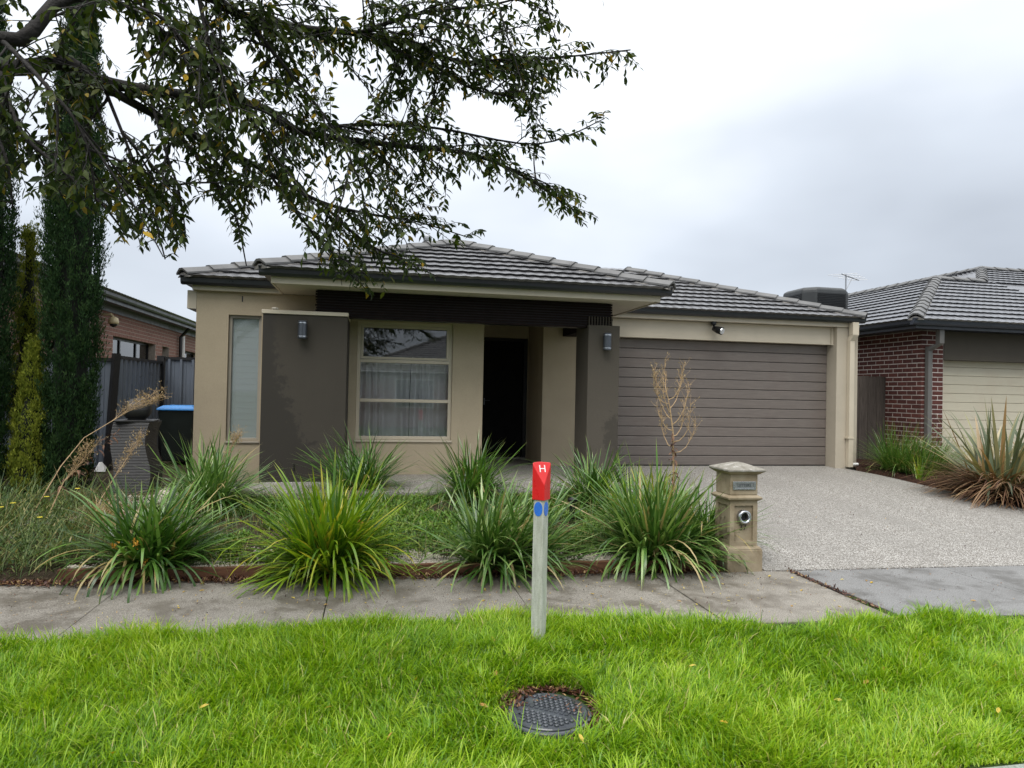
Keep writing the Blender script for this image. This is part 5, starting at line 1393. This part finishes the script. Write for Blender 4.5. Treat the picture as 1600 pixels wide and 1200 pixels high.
# dry stalks
def dry_weed(label, main, r0, nbr, blen, seed, leafz=None, tuft=True, up=0.9, f0=.45):
    rs = random.Random(seed)
    t = thing('dry_weed', label, 'dry weed', main[0])
    mb = MB(); main = [Vector(p) for p in main]
    mb.tube(main, [r0 * (1 - .6 * i / (len(main) - 1)) for i in range(len(main))], 6)
    tips = []
    tot = len(main) - 1
    for i in range(nbr):
        f = f0 + (1 - f0) * (i + rs.random()) / nbr; k = min(int(f * tot), tot - 1); p = main[k].lerp(main[k + 1], f * tot - k)
        d = (main[k + 1] - main[k]).normalized(); side = Vector((rs.uniform(-1, 1), rs.uniform(-1, 1), rs.uniform(-.5, .7))) * .8
        q = p; pts = [p]; dd = (d + side).normalized(); L = blen * (1.15 - .6 * f) * rs.uniform(.6, 1.2)
        for s in range(5):
            dd = (dd * .8 + d * .35 + Vector((0, 0, .12 * up))).normalized(); q = q + dd * (L / 5); pts.append(q)
        mb.tube(pts, [r0 * .38, r0 * .34, r0 * .3, r0 * .25, r0 * .2, r0 * .15], 5)
        for s in range(2, 6):
            for _ in range(4):
                e = pts[s] + Vector((rs.uniform(-1, 1), rs.uniform(-1, 1), rs.uniform(-.2, 1.2))).normalized() * rs.uniform(.03, .09)
                mb.tube([pts[s], e], [r0 * .16, r0 * .1], 4); tips.append(e)
    part(mb, 'stem', 'dry_stem', t)
    b = np.array([[p.x + R_.randn() * .006, p.y + R_.randn() * .006, p.z + R_.randn() * .006] for p in tips for _ in range(3)])
    blades('seed_heads', 'straw', b, R_.rand(len(b)) * 6.28, R_.rand(len(b)) * 1.4, .016, .006, .3, 2, parent=t, kind='stuff')
    if leafz:
        b = np.array([list(main[0].lerp(main[-1], rs.uniform(*leafz)) + Vector((rs.gauss(0, .012), rs.gauss(0, .012), 0))) for _ in range(60)])
        n = len(b)
        blades('withered_leaves', 'flax_dead', b, R_.rand(n) * 6.28, 1.2 + R_.rand(n), .05 + .07 * R_.rand(n), .022, 1.2, 3, parent=t, kind='stuff', twist=1.2, rnd=.5 * R_.rand(n))
    return t
cw = thing('dry_weed', 'tall dry branching weed stalk standing in front of the garage door', 'dry weed', (3.03, 6.6, .18))
rs = random.Random(4); cmb = MB(); tips = []
cstem = [Vector(p) for p in ((3.03, 6.6, .15), (3.03, 6.6, .6), (3.02, 6.6, .95), (3.01, 6.6, 1.2), (2.97, 6.6, 1.45), (2.93, 6.6, 1.62))]
cmb.tube(cstem, [.012, .011, .010, .008, .006, .004], 7)
for i in range(13):
    f = .42 + .55 * i / 12; k = min(int(f * 5), 4); p = cstem[k].lerp(cstem[k + 1], f * 5 - k)
    ang = i * 2.4 + rs.uniform(-.4, .4); q = p.copy(); pts = [p.copy()]; el = rs.uniform(.15, .6); L = rs.uniform(.36, .62) * (1.15 - .5 * f)
    for s_ in range(6):
        e2 = el + (1.45 - el) * (s_ / 5) ** .6; d = Vector((math.cos(ang) * math.cos(e2), .6 * math.sin(ang) * math.cos(e2), math.sin(e2))); q = q + d * L / 6 + Vector((rs.gauss(0, .006), 0, 0)); pts.append(q.copy())
    cmb.tube(pts, [.0055, .005, .0045, .004, .0033, .0026, .0018], 5)
    for s_ in range(3, 7):
        for _ in range(5):
            v = Vector((rs.gauss(0, .5), rs.gauss(0, .5), 1)).normalized(); e = pts[s_] + v * rs.uniform(.04, .12); cmb.tube([pts[s_], pts[s_].lerp(e, .5) + Vector((rs.gauss(0, .006), 0, 0)), e], [.0018, .0014, .001], 4, False); tips.append(e)
part(cmb, 'stem', 'dry_stem', cw)
b = np.array([[p.x + R_.randn() * .007, p.y + R_.randn() * .007, p.z + R_.randn() * .008] for p in tips for _ in range(3)])
blades('seed_heads', 'straw', b, R_.rand(len(b)) * 6.28, R_.rand(len(b)) * 1.4, .014, .006, .3, 2, parent=cw, kind='stuff')
b = np.array([list(cstem[1].lerp(cstem[3], rs.random()) + Vector((rs.gauss(0, .012), rs.gauss(0, .012), 0))) for _ in range(42)])
blades('withered_leaves', 'flax_dead', b, R_.rand(42) * 6.28, 1.2 + R_.rand(42), .04 + .06 * R_.rand(42), .02, 1.2, 3, .5 * R_.rand(42), twist=1.2, parent=cw, kind='stuff')
dry_weed('dry brown weed stalk leaning over the water feature', [(-3.26, 7.55, .3), (-3.10, 7.7, .72), (-2.95, 7.85, 1.0), (-2.62, 8.1, 1.27), (-2.45, 8.2, 1.36)], .006, 16, .42, 5, (0, .75), up=0, f0=.62)
dry_weed('pale dry flower stalk in front of the narrow window', [(-1.66, 7.88, .35), (-1.62, 7.88, .62), (-1.52, 7.88, .90), (-1.46, 7.88, 1.0)], .006, 9, .16, 8)
dry_weed('dark thin dead weed stems beside the leaning dry stalk', [(-3.05, 7.3, .25), (-2.95, 7.4, .6), (-2.78, 7.5, .86)], .006, 9, .32, 11, up=.3)
dry_weed('brown dead weed stems left of the water feature', [(-2.75, 7.6, .28), (-2.62, 7.75, .6), (-2.45, 7.9, .95)], .005, 10, .28, 12, up=.3)

# cream garden pebbles
def pebbles(name, n, xr, yr, keep, label, smin=.008, smax=.018, sk=False):
    P = scatter(n, xr, yr, lambda x, y: (gz0(y) if sk else gz(y, x)), keep)
    if sk: P[:, 1] = skew(P[:, 0], P[:, 1])
    oc = np.array([(1, 0, 0), (-1, 0, 0), (0, 1, 0), (0, -1, 0), (0, 0, .7), (0, 0, -.7)], float)
    s = smin + (smax - smin) * R_.rand(n)
    an = R_.rand(n) * 6.283; ca_, sa_ = np.cos(an), np.sin(an)
    st = 0.7 + .6 * R_.rand(n, 3)
    V = oc[None] * st[:, None, :] * s[:, None, None]
    X = V[..., 0] * ca_[:, None] - V[..., 1] * sa_[:, None]; Y = V[..., 0] * sa_[:, None] + V[..., 1] * ca_[:, None]
    V = np.stack([X, Y, V[..., 2]], -1) + P[:, None, :]
    T = np.array([(0, 2, 4), (2, 1, 4), (1, 3, 4), (3, 0, 4), (2, 0, 5), (1, 2, 5), (3, 1, 5), (0, 3, 5)])
    T = (T[None] + (np.arange(n) * 6)[:, None, None]).reshape(-1, 3)
    np_mesh(name, 'pebble', V.reshape(-1, 3), np.zeros((0, 4), int), T, kind='stuff', label=label, cat='pebbles')
pebbles('garden_pebbles', 8000, (-2.4, 3.1), (5.56, 6.1), lambda x, y: y < 5.72 + .18 * math.sin(3 * x) + .12 * math.sin(7 * x) or random.random() < .08, 'cream pebbles along the back of the timber edging', sk=True)
pebbles('bed_pebbles', 4200, (-3.3, -1.2), (6.1, 8.3), lambda x, y: math.sin(3 * x + y) + math.sin(2.2 * y - 1.3 * x) > -.1, 'cream pebbles at the left of the garden bed')
pebbles('path_pebbles', 3000, (-2.4, -1.2), (8.0, 8.8), lambda x, y: True, 'pale pebbles beside the entry path')

# leaf litter
def litter(name, n, xr, yr, zf, label, keep=None, mat='litter', sk=False, k_=1.0):
    P = scatter(n, xr, yr, zf, keep)
    if sk: P[:, 1] = skew(P[:, 0], P[:, 1])
    P[:, 2] += .004 + .012 * R_.rand(n)
    blades(name, mat, P, R_.rand(n) * 6.283, 1.25 + .5 * R_.randn(n) * .4, k_ * (.018 + .025 * R_.rand(n)), k_ * (.009 + .008 * R_.rand(n)), .7 * R_.randn(n), 3, kind='stuff', label=label, cat='leaf litter', widths=[.4, 1.0, .8])
dens = lambda x, y: random.random() < (0.95 if x < -.55 else .30 if x < .35 else .8 if x < 1.0 else .5) * math.exp(-max(0, 5.46 - y - .07 - .03 * math.sin(5 * x)) / .028)
litter('leaf_litter', 5200, (-4.5, 3.3), (5.15, 5.49), lambda x, y: .0, 'reddish brown leaf litter heaped against the timber edging', dens, sk=True)
litter('bed_litter', 2600, (-3.4, 3.0), (6.0, 7.6), lambda x, y: gz(y, x), 'brown leaf litter lying in the garden bed')
lcx, lcy = lc.x, lc.y
litter('lid_litter', 1500, (lcx - .36, lcx + .42), (lcy - .32, lcy + .4), lambda x, y: gz(y) + (-.01 if math.hypot(x - lcx, y - lcy) > .25 else .0), 'damp brown litter around the black service lid',
       lambda x, y: .17 < math.hypot((x - lcx - .07), (y - lcy - .05)) < .31 and (y > lcy or x > lcx + .05))
litter('lid_scraps', 60, (lcx - .16, lcx + .2), (lcy - .1, lcy + .18), lambda x, y: lc.z + .004, 'few leaf scraps lying on the black service lid', lambda x, y: math.hypot(x - lcx, y - lcy) < .19 and (y > lcy + .08 or x > lcx + .08), k_=.7)
litter('joint_litter', 260, (3.64, 3.80), (4.3, 5.5), lambda x, y: -.008, 'dark litter in the gap beside the crossover', lambda x, y: abs(x - 3.735 + .023 * (y - 4.2)) < .03, sk=True)
litter('bark_litter', 1500, (8.5, 10.2), (7.0, 10.9), lambda x, y: dz(y) + .035, 'dark bark pieces in the bed between the driveways')
litter('path_debris', 900, (-3.2, 5.4), (4.2, 5.46), lambda x, y: -.003, 'scattered brown leaf fragments on the footpath', lambda x, y: random.random() < .25 + .75 * math.exp(-(5.46 - y) / .3), sk=True, k_=.5)
litter('drive_debris', 130, (3.6, 8.3), (6.0, 10.5), lambda x, y: dz(y), 'few brown leaf fragments on the pebbled driveway', k_=.8)
litter('path_specks', 500, (-3.2, 3.6), (4.2, 5.46), lambda x, y: -.003, 'small yellow leaf fragments on the footpath', None, 'yellow_leaf', sk=True, k_=.45)
# single fallen leaves on the path and lawn
lf = MB(); lf.v = [(0, 0, 0), (.014, -.009, .004), (.03, -.008, .005), (.046, 0, .001), (.03, .008, .006), (.014, .009, .003)]; lf.f = [(0, 1, 2, 3), (0, 3, 4, 5)]
lmesh = []
for k in range(4):
    m_ = lf.mesh('fallen_leaf', 'yellow_leaf'); at_ = m_.attributes.new('rnd', 'FLOAT', 'POINT'); at_.data.foreach_set('value', [k / 3.2] * 6); lmesh.append(m_)
for i in range(46):
    x = random.uniform(-2.1, 5.2); y = random.uniform(4.35, 5.42)
    o = link('fallen_leaf', lmesh[i % 4], loc=(x, skew(x, y), .004), label='small yellow leaf fallen on the grey footpath', cat='leaf', group='yellow leaves on the footpath'); o.rotation_euler = (random.uniform(-.2, .2), random.uniform(-.2, .2), random.uniform(0, 6.28)); o.scale = (random.uniform(.6, 1),) * 3
for i in range(26):
    x = random.uniform(-1.4, 3.6); y = random.uniform(2.9, 4.1)
    if math.hypot(x - lcx, y - lcy) < .3: continue
    o = link('fallen_leaf', lmesh[i % 4], loc=(x, y, gz(y) + random.uniform(.05, .085)), label='small yellow leaf caught in the lawn', cat='leaf', group='yellow leaves in the lawn'); o.rotation_euler = (random.uniform(-.8, .8), random.uniform(-.8, .8), random.uniform(0, 6.28))

# ------------------------------------------------------------------ lawn
def lawn(n, xr, yr, dense=True):
    x = R_.uniform(*xr, int(n * 1.6)); y = R_.uniform(*yr, int(n * 1.6))
    inview = (x > -0.50 * y - .35) & (x < 1.02 * y + .5)
    m = inview if dense else ~inview
    m &= ~((((x - lcx - .05) / .235) ** 2 + ((y - lcy - .07) / .20) ** 2) < 1)
    m &= ~((x > 5.55) & (x < 8.7))
    edge = np.interp(x, [-9, -3, -2, -1, -.3, 1, 2.2, 2.8, 3.4, 3.9, 4.45, 9], [4.8, 4.70, 4.57, 4.54, 4.62, 4.58, 4.30, 4.13, 4.19, 4.26, 4.0, 3.8]) + .03 * np.sin(8.1 * x + 1) + .02 * np.sin(21 * x)
    m &= (y < edge)
    x, y = x[m][:n], y[m][:n]; k = len(x)
    tuft = np.sin(4.1 * x + 2.2 * y) * np.sin(3.3 * y - 1.4 * x + .5) + .6 * np.sin(9.2 * x - 4 * y) * np.sin(8.3 * y + 3 * x)
    hd = 1.2 * np.sin(2.1 * x + 3.1 * y) + 1.3 * np.sin(5.2 * y - 2.7 * x) + R_.randn(k) * 1.4 - 1.2
    z = np.interp(y, [2.62, 4.2, 4.4], [-.11, 0, 0]) - .008
    nl = np.hypot(x - lcx, y - lcy); near = np.clip((nl - .2) / .16, .35, 1)
    bk = np.clip((y - 2.66) / .12, .35, 1)
    L = (.070 + .050 * R_.rand(k) + .026 * tuft + .06 * (R_.rand(k) < .10)) * near * bk + .018 * (y > 4.0)
    ln = .10 + .45 * R_.rand(k) + .2 * (R_.rand(k) < .2); cu = .3 + 1.2 * R_.rand(k)
    patch = .5 + .5 * np.sin(1.7 * x + .6) * np.sin(2.9 * y + 1.1 * x)
    rn = np.clip(.02 + .70 * R_.rand(k) + .26 * patch + .06 * tuft, 0, .94); rn[R_.rand(k) < .018] = 1.0
    return np.stack([x, y, z], 1), hd, ln, L, .0042 + .0030 * R_.rand(k), cu, rn
a1 = lawn(165000, (-2.9, 5.2), (2.68, 4.7)); a2 = lawn(30000, (-9, 9), (2.68, 4.7), False)
arr = [np.concatenate([p, q]) for p, q in zip(a1, a2)]
tc = np.stack([R_.uniform(-2.2, 4.6, 330), R_.uniform(2.75, 4.5, 330)], 1); td = R_.rand(330) * 6.283; tl = .7 + .6 * R_.rand(330); tcol = R_.rand(330)
ti = R_.randint(0, 330, 15000); bx_ = tc[ti, 0] + R_.randn(15000) * .028; by_ = tc[ti, 1] + R_.randn(15000) * .028
ok = (np.hypot(bx_ - lcx, by_ - lcy - .02) > .27) & (by_ < np.interp(bx_, [-3, -2, -1, -.3, 1, 2.2, 2.8, 3.4, 3.9, 4.45], [4.72, 4.6, 4.57, 4.65, 4.62, 4.34, 4.16, 4.22, 4.3, 4.02]))
ti, bx_, by_ = ti[ok], bx_[ok], by_[ok]; k = len(ti)
ex_ = [np.stack([bx_, by_, np.interp(by_, [2.62, 4.2, 4.4], [-.11, 0, 0]) - .008], 1), td[ti] + R_.randn(k) * .7, .15 + .5 * R_.rand(k), tl[ti] * (.11 + .07 * R_.rand(k)), .004 + .0025 * R_.rand(k), .5 + 1.1 * R_.rand(k), np.clip(.1 + .55 * tcol[ti] + .35 * R_.rand(k), 0, .97)]
arr = [np.concatenate([p, q]) for p, q in zip(arr, ex_)]
blades('lawn_grass', 'grass', arr[0], arr[1], arr[2], arr[3], arr[4], arr[5], 3, arr[6], twist=.6, kind='stuff', label='lush bright green grass of the street verge', cat='grass')
P = scatter(420, (-1.8, 4.2), (2.75, 4.25), lambda x, y: gz(y) - .01, lambda x, y: math.hypot(x - lcx, y - lcy) > .27)
n = len(P)
blades('long_grass', 'straw', P, R_.rand(n) * 6.283, .1 + .6 * R_.rand(n), .10 + .13 * R_.rand(n), .0022, .4 + 1.1 * R_.rand(n), 5, kind='stuff', label='thin straw coloured seed stalks in the verge lawn', cat='grass stalks')

# ------------------------------------------------------------------ conifers
def conifer(name, label, x, y, z0, z1, rf, n, mat, blen=.085, bw=.013, group=None, plume=.2):
    t = thing(name, label, 'conifer', (x, y, z0), group)
    zs = np.linspace(0, 1, 18)
    part(MB().lathe([(max(.01, rf(s) * .62), z0 + (z1 - z0) * s) for s in zs], (x, y, 0), 14), 'filler_core', 'core_dark', t)  # solid core added to block the crown, its depth darkened by colour
    part(MB().tube([(x, y, z0 - .15), (x, y, z0 + .5), (x, y, z1 - .3)], [.06, .055, .012], 8), 'trunk', 'bark', t)
    per = 46; m = n // per
    s = R_.rand(m); a = R_.rand(m) * 6.283
    br = np.array([rf(v) for v in s]); cr_ = br * (.70 + .24 * R_.rand(m))
    C = np.stack([x + cr_ * np.cos(a), y + cr_ * np.sin(a), z0 + (z1 - z0) * s], 1)
    tilt = .10 + .28 * R_.rand(m) + (R_.rand(m) < .06) * .35; ah = a + R_.randn(m) * .35
    ax = np.stack([np.sin(tilt) * np.cos(ah), np.sin(tilt) * np.sin(ah), np.cos(tilt)], 1)
    pl = plume * (.6 + .8 * R_.rand(m))
    u = R_.rand(m, per); rad_ = (.10 + .9 * np.sin(np.pi * np.clip(u * .85 + .12, 0, 1))) * .034
    off = R_.randn(m, per, 3) * rad_[..., None] * .75
    P = (C[:, None] + ax[:, None] * (u * pl[:, None])[..., None] + off).reshape(-1, 3)
    hd = np.arctan2(off[..., 1] + .4 * ax[:, None, 1] * .03, off[..., 0] + .4 * ax[:, None, 0] * .03).reshape(-1)
    rn = np.clip(.15 + .35 * R_.rand(m, per) + .25 * R_.rand(m)[:, None] + .35 * u, 0, 1).reshape(-1)
    k = len(P)
    blades('crown', mat, P, hd, .2 + .5 * R_.rand(k), blen * (.6 + .8 * R_.rand(k)), bw, -.2 + .3 * R_.rand(k), 2, rn, parent=t, kind='stuff', twist=1.2, widths=[.6, 1.0])
    return t
prof = lambda w: (lambda s: w * (0.82 + .22 * math.sin(min(s, .6) * 3.0)) * (1 - max(0, (s - .45) / .55) ** 1.6 * .97))
conifer('cypress', 'tall dark green pencil cypress left of the water feature', -3.45, 8.75, .34, 6.6, prof(.285), 92000, 'cypress', .034, .011, group='pencil cypresses')
conifer('cypress', 'dark green pencil cypress at the very left edge of the photo', -4.30, 8.55, .34, 6.3, prof(.31), 78000, 'cypress', .034, .011, group='pencil cypresses')
conifer('golden_conifer', 'narrow yellow green conifer between the two pencil cypresses', -4.06, 9.1, .36, 3.35, lambda s: .19 * (1 - .75 * max(0, s - .35) / .65) * (1 + .25 * math.sin(s * 21)), 18000, 'gold_conifer', .028, .011, plume=.13)
conifer('golden_conifer', 'low yellow green conifer at the foot of the tall cypress', -3.80, 8.62, .34, 1.95, lambda s: .17 * (1 - .8 * max(0, s - .3) / .7) * (1 + .2 * math.sin(s * 17)), 13000, 'gold_conifer', .028, .011, plume=.12)

# ------------------------------------------------------------------ street tree overhanging from the left
tr = thing('street_tree', 'leafy street tree with long branches hanging over the garden from the left', 'tree', (-3.7, 3.4, -.05))
OUT = [(-80, -90), (985, -90), (965, 4), (905, 48), (1003, 62), (1002, 122), (945, 140), (905, 128), (868, 152), (852, 170), (862, 198), (950, 166), (956, 212), (885, 235), (848, 250), (893, 280), (928, 308), (940, 352), (893, 356), (850, 322), (790, 303), (722, 288), (700, 302), (692, 318), (722, 343), (772, 356), (748, 383), (690, 386), (662, 402), (698, 440), (640, 432), (585, 468), (540, 446), (500, 458), (470, 404), (455, 358), (420, 312), (383, 348), (392, 422), (368, 410), (358, 352), (330, 302), (292, 340), (297, 372), (262, 414), (243, 383), (222, 396), (182, 380), (190, 340), (150, 332), (92, 330), (50, 312), (30, 332), (-80, 345)]
HOLES = [[(152, 22), (205, 28), (214, 75), (190, 112), (152, 100)], [(156, 142), (235, 150), (242, 205), (205, 215), (160, 196)], [(272, 226), (292, 224), (292, 292), (276, 296)], [(366, 62), (392, 62), (394, 112), (370, 114)], [(534, 138), (568, 140), (568, 172), (540, 174)], [(702, 134), (724, 132), (726, 186), (704, 188)], [(729, 160), (806, 158), (812, 214), (735, 212)], [(20, 262), (60, 262), (58, 300), (24, 300)], [(392, 298), (412, 300), (402, 330)]]
def inside(p, poly):
    x, y = p; c = False; j = len(poly) - 1
    for i in range(len(poly)):
        xi, yi = poly[i]; xj, yj = poly[j]
        if (yi > y) != (yj > y) and x < (xj - xi) * (y - yi) / (yj - yi) + xi: c = not c
        j = i
    return c
def crown_ok(p, soft=0.0):
    q = proj(p)
    if q is None or q[0] < -70 or q[0] > 1680 or q[1] < -80 or q[1] > 1250:   # outside the photographed part the crown goes on freely
        return p.x < 1.9 and p.z > 2.2
    return inside(q, OUT) and not any(inside(q, h) for h in HOLES)
wood = MB()
rt = random.Random(21)
limbs = []
def limb(pts, r0, r1):
    pts = [Vector(p) for p in pts]
    # smooth the polyline
    out = []
    for i in range(len(pts) - 1):
        p0, p1, p2, p3 = pts[max(i - 1, 0)], pts[i], pts[i + 1], pts[min(i + 2, len(pts) - 1)]
        for s in range(5):
            t = s / 5
            out.append(0.5 * ((2 * p1) + (p2 - p0) * t + (2 * p0 - 5 * p1 + 4 * p2 - p3) * t * t + (3 * p1 - p0 - 3 * p2 + p3) * t ** 3))
    out.append(pts[-1])
    m = len(out) - 1
    wood.tube(out, [r0 + (r1 - r0) * i / m for i in range(m + 1)], 8)
    limbs.append((out, r0, r1))
T0 = Vector((-3.7, 3.4, -.1))
fork = Vector((-3.55, 3.45, 2.1))
limb([T0, (-3.72, 3.42, 1.0), fork], .17, .13)
limb([fork, (-3.3, 3.5, 2.75), (-2.5, 3.55, 2.98), at(0, 106, 3.6), at(100, 98, 3.65), at(150, 124, 3.7), at(232, 141, 3.8), at(400, 165, 3.95), at(470, 205, 4.05), at(600, 225, 4.15), at(740, 242, 4.25), at(835, 285, 4.3), at(905, 335, 4.35)], .05, .005)
limb([at(118, 104, 3.68), at(180, 145, 3.75), at(262, 190, 3.9), at(340, 228, 4.0), at(420, 270, 4.15), at(500, 315, 4.3), at(580, 335, 4.4), at(650, 346, 4.45), at(735, 372, 4.5)], .026, .003)
limb([fork, (-3.1, 3.2, 3.1), (-2.1, 3.0, 3.3), at(0, 60, 3.0), at(110, -5, 3.1), at(310, -8, 3.35), at(380, 25, 3.5), at(480, 45, 3.7), at(560, 52, 3.8), at(640, 68, 3.95), at(720, 96, 4.05), at(800, 92, 4.1), at(870, 90, 4.1), at(985, 78, 4.15)], .036, .004)
limb([at(560, 52, 3.8), at(660, 20, 3.85), at(780, 5, 3.9), at(900, -30, 3.95)], .014, .003)
limb([at(640, 68, 3.95), at(720, 130, 4.05), at(790, 150, 4.1), at(850, 155, 4.12)], .010, .003)
limb([at(470, 205, 4.05), at(560, 195, 4.1), at(680, 200, 4.15), at(840, 225, 4.2), at(945, 185, 4.22)], .013, .003)
limb([at(420, 270, 4.15), at(470, 340, 4.2), at(520, 400, 4.25), at(575, 455, 4.3)], .010, .003)
limb([at(500, 315, 4.3), at(560, 370, 4.3), at(620, 405, 4.3), at(685, 432, 4.3)], .010, .003)
limb([at(262, 190, 3.9), at(320, 260, 3.8), at(365, 330, 3.75), at(385, 415, 3.7)], .009, .003)
limb([at(160, 130, 3.72), at(200, 230, 3.6), at(235, 320, 3.55), at(258, 405, 3.5)], .009, .003)
limb([at(232, 141, 3.8), at(260, 240, 3.6), at(280, 300, 3.5), at(290, 365, 3.5)], .009, .003)
limb([at(0, 106, 3.6), at(30, 200, 3.4), at(90, 260, 3.35), at(160, 320, 3.3), at(200, 372, 3.3)], .012, .003)
limb([at(-60, 90, 3.5), at(-20, 180, 3.3), at(10, 250, 3.2), at(20, 325, 3.2)], .012, .003)
limb([at(0, 60, 3.0), at(60, 120, 2.9), at(130, 210, 2.9), at(150, 315, 2.95)], .011, .003)
limb([at(310, -8, 3.35), at(330, 80, 3.3), at(360, 140, 3.3), at(400, 200, 3.4), at(440, 290, 3.5)], .010, .003)
limb([at(110, -5, 3.1), at(240, 20, 3.1), at(290, 70, 3.1), at(330, 120, 3.2)], .010, .003)
limb([at(380, 25, 3.5), at(450, 110, 3.5), at(520, 200, 3.6), at(560, 280, 3.7), at(570, 330, 3.8)], .010, .003)
for e in ((-6.5, 2.6, 4.4), (-5.8, 5.5, 4.2), (-4.6, .8, 4.4), (-3.6, 3.2, 6.4), (-1.6, 3.6, 5.6), (-5.2, 4.0, 5.9), (-2.4, 1.2, 4.6), (-.2, 3.3, 4.9), (.6, 4.6, 4.7)):
    e = Vector(e); mid = fork.lerp(e, .5) + Vector((rt.uniform(-.3, .3), rt.uniform(-.3, .3), .35))
    limb([fork, fork.lerp(mid, .5) + Vector((0, 0, .15)), mid, mid.lerp(e, .6), e], .06, .006)
LEAVES = []     # (pos, dir, normal, len)
def twig(p, d, L):
    pts = [p]; q = p.copy(); dd = d.copy(); n = 6
    for s in range(n):
        dd = (dd + Vector((rt.uniform(-.18, .18), rt.uniform(-.18, .18), -.02 - .025 * s))).normalized(); q = q + dd * (L / n); pts.append(q.copy())
    if not (crown_ok(pts[-1]) and crown_ok(pts[3])): return False
    wood.tube(pts, [.0032, .003, .0026, .0022, .0018, .0014, .001], 3, False)
    pl = Vector((rt.uniform(-.5, .5), rt.uniform(-.5, .5), 1)).normalized()
    st = rt.uniform(.021, .029); t = .03; sgn = 1
    while t < L:
        k = min(int(t / L * n), n - 1); f = t / L * n - k
        b = pts[k].lerp(pts[k + 1], f); ax = (pts[k + 1] - pts[k]).normalized()
        sd = ax.cross(pl); sd = sd.normalized() if sd.length > .01 else Vector((1, 0, 0))
        ld_ = (ax * rt.uniform(.35, .8) + sd * sgn * rt.uniform(.6, 1.0) + Vector((rt.gauss(0, .25), rt.gauss(0, .25), -rt.uniform(.1, 1.0)))).normalized()
        nr = (pl + Vector((rt.gauss(0, .5), rt.gauss(0, .5), rt.gauss(0, .3))))
        LEAVES.append((b, ld_, nr, rt.uniform(.030, .068)))
        sgn = -sgn; t += st
    return True
def dress(out, a0, spacing, lmin, lmax, sub=True):
    L = sum((out[i + 1] - out[i]).length for i in range(len(out) - 1)); n = max(2, int(L / spacing))
    for i in range(n):
        f = a0 + (1 - a0) * (i + rt.random()) / n; x = f * (len(out) - 1); k = min(int(x), len(out) - 2); p = out[k].lerp(out[k + 1], x - k)
        d = (out[k + 1] - out[k]).normalized()
        for tr_ in range(5):
            v = Vector((rt.gauss(0, .8), rt.gauss(0, .9), rt.gauss(-.05, .55))); v = (v + d * .9).normalized()
            if twig(p, v, rt.uniform(lmin, lmax)): break
        if sub and rt.random() < .60:
            v = (Vector((rt.gauss(0, .9), rt.gauss(0, 1.0), rt.gauss(-.25, .6))) + d * .8).normalized(); ll = rt.uniform(.25, .7); q = p.copy(); pp = [p.copy()]
            for s in range(5):
                v = (v + Vector((rt.uniform(-.12, .12), rt.uniform(-.12, .12), -.08))).normalized(); q = q + v * ll / 5; pp.append(q.copy())
            if all(crown_ok(v_) for v_ in pp[2:]):
                wood.tube(pp, [.006, .005, .0045, .004, .003, .002], 4, False)
                dress(pp, .1, .064, .10, .28, False)
for i, (out, r0, r1) in enumerate(limbs[1:]):
    far = i >= len(limbs) - 1 - 9
    dress(out, .3 if i in (0, 2) else .05 if not far else .35, .050 if not far else .10, .12, .34)
part(wood, 'trunk', 'bark', tr, smooth=True)
n = len(LEAVES)
B = np.array([l[0] for l in LEAVES]); D = np.array([l[1] for l in LEAVES]); N = np.array([l[2] for l in LEAVES]); LL = np.array([l[3] for l in LEAVES])
Sd = np.cross(D, N); Sd /= np.linalg.norm(Sd, axis=1)[:, None] + 1e-9; N2 = np.cross(Sd, D)
tpl = [(0.0, 0.0, 0.0), (.25, -.15, .03), (.55, -.185, .02), (1.0, 0.0, -.10), (.55, .185, .02), (.25, .15, .03), (.5, 0.0, -.03)]
V = np.stack([B + D * (LL * u)[:, None] + Sd * (LL * v)[:, None] + N2 * (LL * w)[:, None] for u, v, w in tpl], 1)
rn = np.clip(R_.rand(n) * .9, 0, .9); rn[R_.rand(n) < .035] = .97; rn[R_.rand(n) < .008] = 1.0
# the leaves that show largest are pieces of their own
dist = np.linalg.norm(B - np.array(CAMP), axis=1)
vis = np.array([1 if (lambda q: q and 0 < q[0] < 1600 and 0 < q[1] < 1200)(proj(b)) else 0 for b in B])
order = np.argsort(np.where(vis == 1, dist / LL, 1e9))
big = order[:300]; restm = np.ones(n, bool); restm[big] = False
def leafmesh(Vs, rs, name, **k):
    m = len(Vs); off = (np.arange(m) * 7)[:, None]
    Q = np.concatenate([off + np.array([[0, 1, 2, 6]]), off + np.array([[0, 6, 4, 5]])]); T = np.concatenate([off + np.array([[2, 3, 6]]), off + np.array([[6, 3, 4]])])
    return np_mesh(name, 'elm', Vs.reshape(-1, 3), Q, T, np.repeat(rs, 7), None, None, smooth=False, **k)
o = leafmesh(V[restm], rn[restm], 'crown', kind='stuff'); adopt(tr, o)
unit = np.array([[[u, v, w] for u, v, w in tpl]])
shared = [leafmesh(unit, np.array([r]), 'leaf', obj=False) for r in (.1, .3, .45, .6, .75, .88, .97, 1.0)]
for j, i in enumerate(big):
    o = link('leaf', shared[j % 6 if j % 23 else 6 + (j // 23) % 2]); d_, s_, n_ = D[i] * LL[i], Sd[i] * LL[i], N2[i] * LL[i]; b_ = B[i]
    o.matrix_basis = Matrix(((d_[0], s_[0], n_[0], b_[0]), (d_[1], s_[1], n_[1], b_[1]), (d_[2], s_[2], n_[2], b_[2]), (0, 0, 0, 1))); adopt(tr, o)
print('leaves', n, 'in view', int(vis.sum()))
